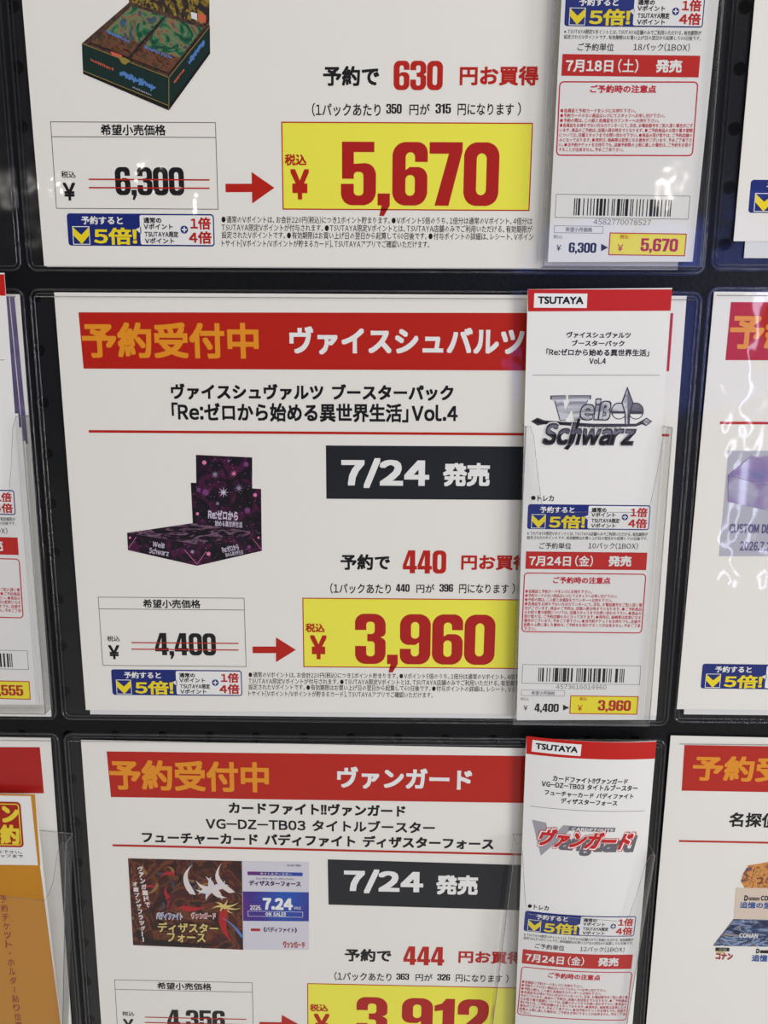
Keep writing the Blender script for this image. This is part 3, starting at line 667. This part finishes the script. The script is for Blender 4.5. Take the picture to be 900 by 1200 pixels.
SIL = art('silver_violet_art', [(.36, (126, 122, 160)), (.47, (176, 174, 198)), (.55, (150, 130, 176)), (.66, (98, 116, 170))], 26, distort=1.2); SILG = ink('cool_grey_ink', (184, 184, 196)); VDK = ink('violet_shade_ink', (98, 88, 136))
p = MB(f2); m = m2
quad(p, m, [(853.7, 528), (1010, 529), (1000, 652), (842.3, 651.7)], SILG, .06)
quad(p, m, [(853, 557), (881, 533.5), (889, 536), (896, 534), (985, 538), (960, 562), (905, 570)], SIL, .1); quad(p, m, [(853, 557), (905, 570), (905, 600), (853, 588)], SIL, .12); quad(p, m, [(905, 570), (960, 562), (960, 590), (905, 600)], VDK, .12)
p.rline(m.pt(853, 557), m.pt(905, 570), .25, VDK, .14); p.rline(m.pt(853, 557), m.pt(881, 533.5), .25, VDK, .14); p.rline(m.pt(853, 557), m.pt(853, 588), .25, VDK, .14)
for i in range(8):
    a = i * math.pi / 4; p.rline(m.pt(884, 580), m.pt(884 + 6 * math.cos(a), 580 + 5 * math.sin(a)), .3, SILG, .16 + .002 * i)
po = p.build('product_picture', sR2, 'printed picture of a silvery purple box on grey')
q = MB(f2); q.text('CUSTOM DECK', m.box(854.5, 614, 914, 625), VDK, .12, .045, 2, latin=False); q.text('2026.7.25', m.box(867, 634.5, 908, 645.5), VDK, .12, .03, 2); q.build('picture_lettering', po)

CREAM = ink('cream_box_ink', (222, 204, 186)); NAVY = art('navy_wave_art', [(.38, (30, 34, 66)), (.48, (62, 80, 120)), (.54, (150, 170, 200)), (.60, (44, 54, 96)), (.72, (170, 150, 130))], 130, stretch=(.6, 1, 2)); ORA = art('orange_crowd_art', [(.38, (52, 70, 96)), (.47, (176, 100, 50)), (.56, (226, 160, 80)), (.66, (120, 60, 40))], 170)
BLT = ink('blue_letter_ink', (52, 92, 160))
p = MB(f3); m = m3
quad(p, m, [(868, 1033), (871, 1023), (877, 1014), (890, 1012), (905, 1009), (930, 1009), (950, 1018), (956, 1041), (873, 1041)], ORA, .06)
quad(p, m, [(862.5, 1040), (965, 1042), (965, 1079), (860, 1076.7)], CREAM, .1); quad(p, m, [(860, 1077), (965, 1079), (985, 1111), (835.8, 1108)], NAVY, .12)
p.rline(m.pt(860, 1077), m.pt(835.8, 1108), .25, BLKG, .14); quad(p, m, [(838.3, 1110.2), (854.7, 1110.6), (854.7, 1114.8), (838.3, 1114.4)], BLKG, .1)
po = p.build('product_picture', sR3, 'printed picture of a cream and navy display box')
q = MB(f3); q.text('D', m.box(872, 1049, 876.5, 1055.5), BLKG, .14, .06, 2); q.rect(m.box(877, 1051.5, 890, 1055), BLKG, .14); q.text('ETECTIVE', m.box(877.6, 1052.2, 889.4, 1054.4), CREAM, .16, .02, 1); q.text('CONAN', m.box(891.5, 1049.5, 912, 1055.5), BLKG, .14, .05, 2)
q.text('追憶の盟約', m.box(867, 1057, 913, 1064.5), BLT, .14, .03, 2); q.text('コナン', m.box(838.7, 1116.5, 858.7, 1124.5), CRIM, .12, .06, 2); q.text('名探偵', m.box(839, 1113.8, 849, 1117), LGOLD, .14, .03, 1)
q.text('CT-P02', m.box(842.5, 1111.3, 851.5, 1113.6), PAPER2, .14, .02, 1)
q.text('D', m.box(886, 1111.5, 890, 1117), BLKG, .12, .06, 2); q.rect(m.box(890.7, 1113.5, 903, 1117), BLKG, .12); q.text('追憶の盟約', m.box(881, 1119, 927, 1127), BLT, .12, .03, 2)
q.text('CONAN', m.box(866, 1093.5, 888, 1099), PAPER2, .16, .04, 2)
q.build('picture_lettering', po)

# ------------------------------------------------------------------ the tickets
EAN_L = ['0001101', '0011001', '0010011', '0111101', '0100011', '0110001', '0101111', '0111011', '0110111', '0001011']
EAN_P = ['LLLLLL', 'LLGLGG', 'LLGGLG', 'LLGGGL', 'LGLLGG', 'LGGLLG', 'LGGGLL', 'LGLGLG', 'LGLGGL', 'LGGLGL']
def ean(code):
    R = [''.join('1' if c == '0' else '0' for c in s) for s in EAN_L]; G = [r[::-1] for r in R]
    s = '101'
    for p_, c in zip(EAN_P[int(code[0])], code[1:7]): s += (EAN_L if p_ == 'L' else G)[int(c)]
    s += '01010'
    for c in code[7:]: s += R[int(c)]
    return s + '101'
NOTICE_B = ['●会員証と予約カードをレジにお持ち下さい。', '●予約カードのない商品はレジにてスタッフへお申し付け下さい。', '●予約の際は、この紙と会員証をカウンターへお持ち下さい。',
            '●会員証をお持ちでない方はカウンターにて、氏名、お電話番号をご記入頂く場', '合がございます。商品のご予約は、店頭入荷日時までとなります。●ご予約商品', 'のお取り置き期間については、店舗スタッフまでお問い合わせ下さい。●商品の',
            '受け取りは、ご予約店舗のみとなっております。●発売日、価格等は変更になる', '場合がございます。予めご了承下さい。●当予約チケットをお持ちでも、店頭予', '約数の上限に達した場合は、ご予約をお受けすることが出来ません。予めご了承', '下さい。']
NOTICE_A = NOTICE_B[:3] + ['●会員証をお持ちでない方はカウンターにて、氏名、お電話番号をご記入頂く場合がござ', 'います。商品のご予約は、店頭入荷日時までとなります。●ご予約商品のお取り置き期間',
            'については、店舗スタッフまでお問い合わせ下さい。●商品の受け取りは、ご予約店舗の', 'みとなっております。●発売日、価格等は変更になる場合がございます。予めご了承下さ', 'い。●当予約チケットをお持ちでも、店頭予約数の上限に達した場合は、ご予約をお受け', 'することが出来ません。予めご了承下さい。']

def ticket(label, m, fn, unit, day, wk, code, old, new, title=(), logo=None, notice=NOTICE_B, nbox=None, corners=None):
    B, P = m.box, m.pt
    corners = corners or [P(618.5, 339), P(787.5, 339), P(752.8, 844.3), P(605.5, 844.3)]
    root = empty('reservation_ticket', world(*((np.array(corners[2]) + np.array(corners[3])) / 2), fn(*corners[3])), label, 'ticket', 'reservation tickets in the small holders')
    MB(fn).sheet(corners, C_PAPER, 0.3, 28, 28).build('card', root)
    N = 28
    h = MB(fn); h.grid([P(618.5, 339.2), P(787.5, 339.2), P(785.6, 364.2), P(618.6, 365)], C_RED, .06, N, 4)
    h.rect(B(625.7, 344, 687.8, 360.8), C_WHITE, .12, 10); h.text('TSUTAYA', B(630.2, 347.6, 683.6, 356.4), C_BLACK, .18, .035, 3, latin=True); h.build('brand_header', root)
    t_ = MB(fn)
    for body, bx in title: t_.text(body, B(*bx), C_BLACK, .06, .03, 2)
    t_.rline(P(624, 439.7), P(773, 439.7), .22, C_GREY, .06, N)
    t_.build('title_lettering', root)
    t_ = MB(fn); c = P(625, 583.5); t_.poly([(c[0] + 1.1 * math.cos(i * .5236), c[1] + 1.1 * math.sin(i * .5236)) for i in range(12)], C_BLACK, .06); t_.text('トレカ', B(630, 580.5, 649, 587.3), C_BLACK, .06, .025, 2); t_.build('genre_lettering', root); t_ = MB(fn)
    t_.text('※TSUTAYA限定Vポイントとは、TSUTAYA店舗のみでご利用いただける、有効期限が', B(617.8, 623.4, 759.3, 628), C_BLACK, .06, .012, 1)
    t_.text('設定されたVポイントです。有効期限はお買い上げ日の翌日から起算して60日後です。', B(617.6, 628.6, 759, 632.8), C_BLACK, .06, .012, 1)
    t_.text('ご予約単位', B(632, 636, 669.5, 643.4), C_BLACK, .06, .015, 2); t_.text(unit + 'パック(1BOX)', B(689.5, 636, 747.8, 643.6), C_BLACK, .06, .012, 2)
    t_.build('condition_lettering', root)
    if logo: logo(root, fn, m)
    g = MB(fn); badge(g, B(618.2, 591.5, 761.5, 620.7), True); g.build('point_badge', root)
    s = MB(fn); s.rect(B(616, 647, 758, 667.5), C_RED, .06, N); s.text(day, B(620, 651.8, 669, 663.4), C_WHITE, .12, .035, 2); s.text('(' + wk + ')', B(674, 651, 695, 664), C_WHITE, .12, .02, 2)
    s.text('発売', B(713, 651.5, 740, 663.8), C_WHITE, .12, .04, 2); s.build('date_strip', root)
    n = MB(fn); b = nbox or B(612.5, 672, 755, 742); n.frame(b, .55, C_ROSE, .06, 2.0)
    U, V = (lambda x: (x - 612.5) / 142.5), (lambda y: (y - 672) / 70.0)
    n.text('ご予約時の注意点', b.sub(U(646.7), V(676.5), U(713.8), V(684.3)) if not nbox else b.sub(.225, .05, .70, .155), C_ROSE, .06, .035, 2)
    y0, pitch, hh = (V(694), 4.9 / 70, 4.3 / 70) if not nbox else (.395, .0655, .055)
    for k, body in enumerate(notice):
        frac = {0: .565, 1: .785, 2: .745}.get(k, 1.0)
        if k == len(notice) - 1: frac = len(body) / 37.0 if not nbox else .49
        n.text(body, b.sub(.018, y0 + (k - .5) * pitch, .018 + .965 * frac, y0 + (k - .5) * pitch + hh), C_ROSE, .06, .02, 1)
    n.build('notice_box', root)
    z = MB(fn); bb = B(611.8, 779.6, 750.6, 802); z.frame(bb, .22, C_GREY, .06); br = B(631, 783.4, 731.7, 799.6); e = ean(code)
    i = 0
    while i < 95:
        j = i
        while j < 95 and e[j] == e[i]: j += 1
        if e[i] == '1': z.rect(br.sub(i / 95, 0, j / 95, 1), C_BLACK, .06)
        i = j
    z.text(code, B(651.7, 802.8, 711, 808), C_GREY, .06, .0, 2); z.build('barcode', root)
    r = MB(fn); r.frame(B(611, 809, 661.7, 816), .18, C_GREY, .06); r.text('希望小売価格', B(622.8, 810.3, 650.5, 814.8), C_GREY, .06, .012, 1)
    r.text('税込', B(610.2, 817.6, 620, 821.2), C_GREY, .06, .0, 1); r.text('¥', B(613.8, 827, 618.4, 832.9), C_BLACK, .06, .015, 2); r.figs(old, B(626.5, 825, 655, 834.5), C_BLACK, .06)
    r.poly([P(660, 826), P(667.2, 829.6), P(660, 833.2)], C_BLACK, .06); r.build('list_price_row', root)
    y = MB(fn); yb = B(668, 815.8, 747.8, 837.4); y.rect(yb, C_YEL, .05); y.frame(yb, .45, C_RED, .1); y.text('税込', B(679.5, 817.4, 688.2, 821.4), C_RED, .1, .012, 1); y.text('¥', B(677, 826.6, 682.6, 833.4), C_RED, .1, .02, 2)
    y.figs(new, B(701, 821, 739.5, 833.2), C_DRED, .1); y.build('sale_price_panel', root)
    return root

STEEL = art('steel_logo_art', [(.38, (178, 180, 190)), (.5, (214, 216, 222)), (.62, (150, 150, 162))], 60, 0.08, stretch=(.4, 1, 3)); STEELD = art('dark_steel_logo_art', [(.4, (60, 58, 72)), (.6, (120, 118, 134))], 60, .08, stretch=(.4, 1, 3))
LOGD = ink('logo_outline_ink', (66, 64, 76), .08); LOGB = ink('logo_black_ink', (20, 18, 26), .08)
def logo_knight(root, fn, m):
    q = MB(fn); B, P = m.box, m.pt
    L = lambda x, y: (610 + x * .1778, 440 + y * .1778)
    def pl(pts, mat, h): q.poly([P(*L(*p)) for p in pts], mat, h)
    # arrow bar through the middle
    pl([(68, 302), (110, 278), (160, 296), (480, 318), (760, 318), (800, 296), (830, 278), (868, 302), (828, 334), (800, 322), (760, 336), (480, 340), (160, 322), (112, 330)], LOGD, .05); pl([(82, 303), (112, 288), (150, 304), (480, 326), (120, 318)], LOGB, .08)
    pl([(828, 286), (858, 302), (828, 326), (806, 304)], STEEL, .08)
    # lily
    for sgn in (-1, 1):
        ell = lambda k, cx=704 + sgn * 56: [(cx + (52 - k) * math.cos(a), 234 + (56 - k) * math.sin(a)) for a in np.linspace(0, 2 * math.pi, 22)[:-1]]
        pl(ell(0), LOGD, .1); pl(ell(7), STEEL if sgn < 0 else STEELD, .12)
        pl([(704 + sgn * 56 + 40 * math.cos(a), 250 + 34 * math.sin(a)) for a in np.linspace(0.15, math.pi - .15, 12)], C_PAPER, .14)
    pl([(600, 236), (800, 236), (806, 250), (596, 250)], LOGD, .15)
    pl([(704, 72), (744, 180), (722, 250), (718, 330), (690, 340), (684, 250), (664, 180)], LOGD, .16); pl([(704, 92), (704, 320), (694, 322), (692, 246), (672, 180)], STEEL, .2); pl([(704, 92), (736, 180), (716, 246), (714, 320), (704, 320)], STEELD, .2)
    # W with slab serifs, then the rest of the upper word
    W = [(205, 138), (300, 136), (300, 160), (280, 164), (296, 236), (330, 160), (316, 160), (316, 136), (456, 136), (456, 160), (440, 162), (376, 292), (352, 292), (340, 220), (296, 292), (262, 292), (228, 166), (205, 162)]
    g = lambda k: [(330 + (x - 330) * k, 214 + (y - 214) * k) for x, y in W]
    pl(g(1.07), LOGD, .1); pl(W, STEEL, .14)
    bx = lambda x0, y0, x1, y1: B(*L(x0, y0), *L(x1, y1))
    q.text('eiß', bx(386, 150, 592, 298), LOGD, .17, .075, 3, shear=.06); q.text('eiß', bx(394, 158, 584, 290), STEEL, .24, .03, 3, shear=.06)
    q.text('Schwarz', bx(132, 300, 748, 466), C_PAPER, .31, .085, 3, shear=.05); q.text('Schwarz', bx(138, 306, 742, 462), LOGD, .38, .06, 3, shear=.05); q.text('Schwarz', bx(150, 318, 728, 452), STEELD, .45, .022, 3, shear=.05)
    q.text('Schwarz', bx(150, 318, 728, 452), LOGB, .53, .022, 3, shear=.05, below=.52)
    pl([(286, 482), (330, 430), (376, 284), (396, 284), (350, 440), (312, 490)], LOGB, .37)
    q.text('ヴァイスシュヴァルツ', bx(380, 328, 664, 350), LOGD, .61, .02, 2)
    q.build('emblem', root, 'steel grey and black emblem with a lily and arrow')
VRED = ink('logo_red_ink', (208, 34, 34), .08); VGREY = ink('logo_grey_ink', (166, 164, 170), .08); VDG = ink('logo_dark_grey_ink', (112, 110, 116), .08)
def logo_vee(root, fn, m):
    q = MB(fn); mm = Map(m.d, ang=m.box(650, 480, 700, 500).a)
    L = lambda x, y: (600 + x * .2, 940 + y * .2)
    def pl(pts, mat, h): q.poly([mm.pt(*L(*p)) for p in pts], mat, h)
    bx = lambda x0, y0, x1, y1: mm.box(*L(x0, y0), *L(x1, y1))
    pl([(116, 98), (196, 110), (204, 150), (240, 180), (296, 120), (600, 136), (592, 162), (330, 152), (166, 306)], VGREY, .05)
    pl([(330, 126), (600, 138), (594, 160), (322, 148)], VDG, .08); q.text('CARDFIGHT!!', bx(342, 136, 586, 156), C_WHITE, .1, .03, 1)
    q.text('anguard', bx(262, 176, 706, 302), VDG, .08, .06, 3, shear=.05)
    q.text('ヴァンガード', bx(126, 140, 690, 270), VRED, .15, .1, 3, shear=.07); q.text('ヴァンガード', bx(130, 144, 684, 266), C_WHITE, .23, .08, 3, shear=.07); q.text('ヴァンガード', bx(139, 152, 676, 258), VRED, .31, .05, 3, shear=.07)
    q.build('emblem', root, 'red lettered emblem over a grey triangle')

def bow(c, d0, lean, bulge):    # ticket depth: leans out towards the top, bulges along its middle
    x0, x1 = (c[0][0] + c[3][0]) / 2, (c[1][0] + c[2][0]) / 2; y0, y1 = c[0][1], c[3][1]
    def f(x, y):
        u = (x - x0) / (x1 - x0) * 2 - 1; v = (y1 - y) / (y1 - y0)
        return d0 + lean * v + bulge * max(0.0, 1 - u * u) * (.35 + .65 * v)
    f.curved = bulge > 0
    return f
mTB = Map(7.0, line=((616, 647), (758, 648.5)))
kB = [mTB.pt(618.5, 339), mTB.pt(787.5, 337.5), mTB.pt(752.8, 844), mTB.pt(605.5, 844.5)]
ticket('upright white ticket with a steel grey lily emblem, beside the 3,960 sign', mTB, bow(kB, 6.6, .6, 0), '10', '7月24日', '金', '4573616014960', '4,400', '3,960',
       [('ヴァイスシュヴァルツ', (664, 389, 739, 396.3)), ('ブースターパック', (670, 398.8, 731.7, 405.8)), ('「Re:ゼロから始める異世界生活」', (640, 409, 760.6, 417.2)), ('Vol.4', (690.5, 419.3, 710, 426.6))], logo_knight, corners=kB)
pTA = [((616, 647), (659.3, 64.4)), ((758, 648), (819.5, 65)), ((616, 667.5), (658.5, 89)), ((612, 779.6), (651, 229)), ((750.6, 802), (808, 256.5)), ((668, 837.4), (714, 300.5)), ((747.8, 837), (801.5, 300)), ((605.5, 844.5), (642.2, 307)), ((752.8, 844), (812, 306.5))]
mTA = Map(7.0, ang=mTB.a0, pairs=pTA); a_ = Map(7.0, ang=0.0)
kA = [a_.pt(668, -190), a_.pt(862, -192), a_.pt(812, 306.5), a_.pt(642.2, 307)]
ticket('white ticket with a barcode, beside the 5,670 sign in the top row', mTA, bow(kA, 6.6, .3, 0), '18', '7月18日', '土', '4582770078527', '6,300', '5,670', notice=NOTICE_A, nbox=a_.box(653.5, 95.5, 815.5, 183), corners=kA)
pTC = [((620, 341), (617.4, 861.6)), ((787, 338), (770, 868)), ((620, 365), (617, 883)), ((785.5, 364), (767, 889)), ((618.2, 591.5), (615, 1068)), ((761.5, 592.5), (744, 1074)), ((618, 620.7), (614.6, 1091.6)), ((616, 647), (611.4, 1113.4)), ((758, 648), (740.6, 1118.4)),
       ((612.5, 672), (609.5, 1134.5)), ((756, 673), (739.4, 1139)), ((611, 741.5), (607, 1189)), ((753.5, 742), (735, 1193.6)), ((624, 439.7), (621, 943.6)), ((773, 440), (755, 951))]
mTC = Map(7.0, ang=mTB.a0, pairs=pTC)
kC = [mTC.pt(618.5, 340), mTC.pt(787.5, 338.5), mTC.pt(752.8, 844), mTC.pt(605.5, 844.5)]
mTC1 = mTC
class _T:                       # title lines of the bottom ticket were measured on it directly
    pass
LT = lambda x0, y0, x1, y1: (x0, y0, x1, y1)
tC = ticket('white ticket with a red lettered emblem, bowed at the top, beside the 3,912 sign', mTC, bow(kC, 6.4, .8, 3.0), '12', '7月24日', '金', '4573592740914', '4,356', '3,912', [], logo_vee, corners=kC)
t = MB(bow(kC, 6.4, .8, 3.0)); mm = Map(7.0, ang=mTC.box(650, 400, 700, 410).a)
for body, x0, y0, x1, y1 in (('カードファイト!!ヴァンガード', 646.8, 908, 734.5, 915), ('VG-DZ-TB03 タイトルブースター', 634, 915.5, 746.5, 922.5), ('フューチャーカード バディファイト', 637.5, 925.5, 741.5, 932), ('ディザスターフォース', 656, 933.5, 722, 940)):
    t.text(body, mm.box(x0, y0, x1, y1), C_BLACK, .06, .03, 2)
t.build('name_lettering', tC)

# left neighbours
pTL = [((761.5, 592), (17.8, 574)), ((760, 620.7), (17.2, 603)), ((758, 647.8), (21.3, 629.5)), ((757.5, 667.5), (21, 649)), ((747.8, 815.8), (35.3, 797)), ((747, 837), (34.6, 818)), ((750.6, 779.8), (33, 759.5)), ((787.5, 337.5), (6.2, 321)), ((752.8, 844), (44, 828))]
mTL = Map(7.0, ang=mTB.a0, pairs=pTL, rigid=True)
kL = [mTL.pt(618.5, 339), mTL.pt(787.5, 337.5), mTL.pt(752.8, 844), mTL.pt(605.5, 844.5)]
ticket('white ticket cut off at the left edge, its price ending in 555', mTL, bow(kL, 7.4, .5, 0), '10', '7月24日', '金', '4573592740921', '3,950', '3,555', corners=kL)
for i in range(3):
    cc = moved(kL, 1.0 + .8 * i, .5 + .3 * i); q_ = .30 + .03 * i
    cc[0], cc[1] = [tuple(np.array(cc[k]) * (1 - q_) + np.array(cc[3 - k]) * q_) for k in (0, 1)]
    o = MB(bow(cc, 6.4 - 0.9 * i, .3, 0)).sheet(cc, C_PAPER, .3, 4, 4).build('reservation_ticket')
    tag(o, 'blank spare ticket %s the ticket whose price ends in 555' % ('just behind', 'second behind', 'third behind')[i], 'ticket', 'reservation tickets in the small holders')

# orange holder slip, bottom left
OR1 = ink('orange_slip_ink', (206, 140, 36), .08); STR = ink('stamp_red_ink', (172, 34, 26), .08); SY = ink('stamp_yellow_ink', (240, 214, 60), .08); OBR = ink('brown_letter_ink', (150, 52, 30), .08)
mO = Map(6.0, ang=0.012); P = mO.pt
kO = [P(-115, 928), P(40.8, 931), P(71.5, 1203), P(-90, 1203)]
f6 = FLAT(6.0)
so = empty('orange_slip', world(*P(-10, 1203), 6.0), 'white and orange slip with a red stamp mark in the bottom left holder', 'paper slip')
MB(f6).sheet(kO, C_PAPER, .3).build('card', so)
q = MB(f6); q.grid([P(-101, 1012), P(46.7, 1014), P(71.5, 1203), P(-90, 1203)], OR1, .06)
q.grid([P(36, 931), P(41, 931), P(47.3, 1014), P(44.6, 1014)], OR1, .06); q.grid([P(-115, 928), P(41, 931), P(41.2, 933), P(-115, 930)], OR1, .07); q.build('orange_print', so)
q = MB(f6); sb = mO.box(-26, 939.5, 26, 992.5); q.rrect(sb, 2.2, STR, .06); q.frame(sb.sub(.04, .04, .96, .96), .6, SY, .1, 1.6)
q.text('ケン', mO.box(-22, 943, 22, 964), SY, .12, .06, 2); q.text('予約', mO.box(-23, 966, 23, 989), SY, .12, .05, 2); q.build('stamp_mark', so, 'red rounded stamp with yellow characters')
q = MB(f6); q.text('レジにお持ち下さい。', mO.box(-34, 996, 25.5, 1000), C_BLACK, .06, .02, 1); q.text('またはスタッフまで', mO.box(-34, 1000.8, 27, 1004.6), C_BLACK, .06, .02, 1); q.build('notice_lettering', so); q = MB(f6)
for i, ch in enumerate('予約チケット・ホルダー貼り位置'):
    x, y = 4 + 1.3 * i, 1053.5 + 10.6 * i
    if ch == 'ー': q.rline(P(x, y - 3.2), P(x, y + 3.2), .5, OBR, .12)
    elif ch == '・': q.rect(mO.box(x - .9, y - .9, x + .9, y + .9), OBR, .12)
    else: q.text(ch, mO.box(x - 4, y - 4.2, x + 4, y + 4.2), OBR, .12, .02, 2)
q.build('slip_lettering', so)

# ------------------------------------------------------------------ small clear holders for the tickets
def holder(b, label, d0=2.2, d1=10.5, notch=.27, deep=True):
    root = empty('ticket_holder', world(*b.at(.5, 1), d0), label, 'ticket holder', 'small clear ticket holders')
    f1_, f0_ = FLAT(d1), FLAT(d0)
    prof = [(0, 0), (.03, 0), (.055, .03), (.10, .16), (.13, notch - .03), (.16, notch), (.86, notch), (.89, notch - .03), (.915, .16), (.945, .035), (.97, 0), (1, 0), (1, 1), (0, 1)]
    pr = [b.at(*p) for p in prof]
    MB(f1_).poly(pr, M_PANE).build('front_pane', root)
    MB(f0_).rect(b, M_PANE).build('back_pane', root)
    for u, nm in ((0, 'side_wall'), (1, 'side_wall')):
        t_, e_ = b.at(u, 0), b.at(u, 1)
        MB(f0_).raw([(*t_, d0), (*t_, d1), (*e_, d1), (*e_, d0)], [(0, 1, 2, 3)], M_WALL).build(nm, root)
    t_, e_ = b.at(0, 1), b.at(1, 1)
    MB(f0_).raw([(*t_, d0), (*e_, d0), (*e_, d1), (*t_, d1)], [(0, 1, 2, 3)], M_WALL).build('bottom_wall', root)
    e = MB(f0_)
    e.tube([(*p, d1) for p in pr[:12]], .16, M_EDGE, n=6); e.tube([(*pr[11], d1), (*pr[12], d1), (*pr[13], d1), (*pr[0], d1)], .3, M_EDGE, n=6)
    e.tube([(*b.at(0, 0), d0), (*b.at(1, 0), d0)], .2, M_EDGE, n=6)
    for u in (0, 1): e.tube([(*b.at(u, 0), d0), (*b.at(u, 0), d1)], .2, M_EDGE, n=6)
    e.build('edge_bead', root, smooth=True)
    return root
def hbox(tl, tr, bl, br, h=None):
    p = [inv(*q, 10.5) if q else None for q in (tl, tr, bl, br)]
    if h is None: h = (np.linalg.norm(p[2] - p[0]) + np.linalg.norm(p[3] - p[1])) / 2
    if tl: top0, top1 = p[0], p[1]
    else: top0, top1 = None, None
    ref0, ref1 = (p[0], p[1]) if tl else (p[2], p[3])
    w = np.linalg.norm(ref1 - ref0); a = math.atan2(ref1[1] - ref0[1], ref1[0] - ref0[0]); mid = (ref0 + ref1) / 2
    dn = np.array([-math.sin(a), math.cos(a)]); c = mid + dn * (h / 2 if tl else -h / 2)
    return Box(c, w, h, a), h
bB, HB = hbox((611.5, 502), (783, 499), (603, 849), (768, 851))
bB.a = math.atan2(*(inv(768, 851, 10.5) - inv(603, 849, 10.5))[::-1])
holder(bB, 'clear holder around the ticket with the lily emblem')
bA, _ = hbox(None, None, (637, 311.5), (823, 312.5), HB)
holder(bA, 'clear holder around the ticket beside the 5,670 sign')
bC, _ = hbox((604.4, 988.6), (767.6, 1002), None, None, HB)
holder(bC, 'clear holder around the bowed ticket with the red emblem')
bL, _ = hbox(None, None, (-128, 836), (55, 836), HB)
bL.a = 0.0
holder(bL, 'clear holder around the ticket stack at the left edge of the middle row')
bO, _ = hbox((-96, 972), (77.5, 988), None, None, HB)
holder(bO, 'clear holder around the orange slip at the bottom left', notch=.235)

for r, (ya, yb, rn) in enumerate(((-112, 114, 'top'), (121.0, 341.0, 'middle'), (347.8, 572, 'bottom'))):
    for (xa, xb, cn) in ((-322, -4.2, 'left'), (-2.6, 316.6, 'centre'), (318.4, 640, 'right')):
        dy = -2 if cn == 'right' else 0
        pocket(xa, ya + dy, xb, yb + dy, {'topleft': 'clear plastic pocket with a rounded corner at the left edge of the top row', 'topcentre': 'clear plastic pocket around the 5,670 sign', 'topright': 'clear plastic pocket at the right edge of the top row',
                                          'middleleft': 'clear plastic pocket behind the ticket stack at the left edge', 'middlecentre': 'clear plastic pocket around the 3,960 sign', 'middleright': 'clear plastic pocket around the silvery purple box sign',
                                          'bottomleft': 'clear plastic pocket behind the orange slip', 'bottomcentre': 'clear plastic pocket around the 3,912 sign', 'bottomright': 'clear plastic pocket around the cream and navy box sign'}[rn + cn])
S.cycles.transparent_max_bounces = 24
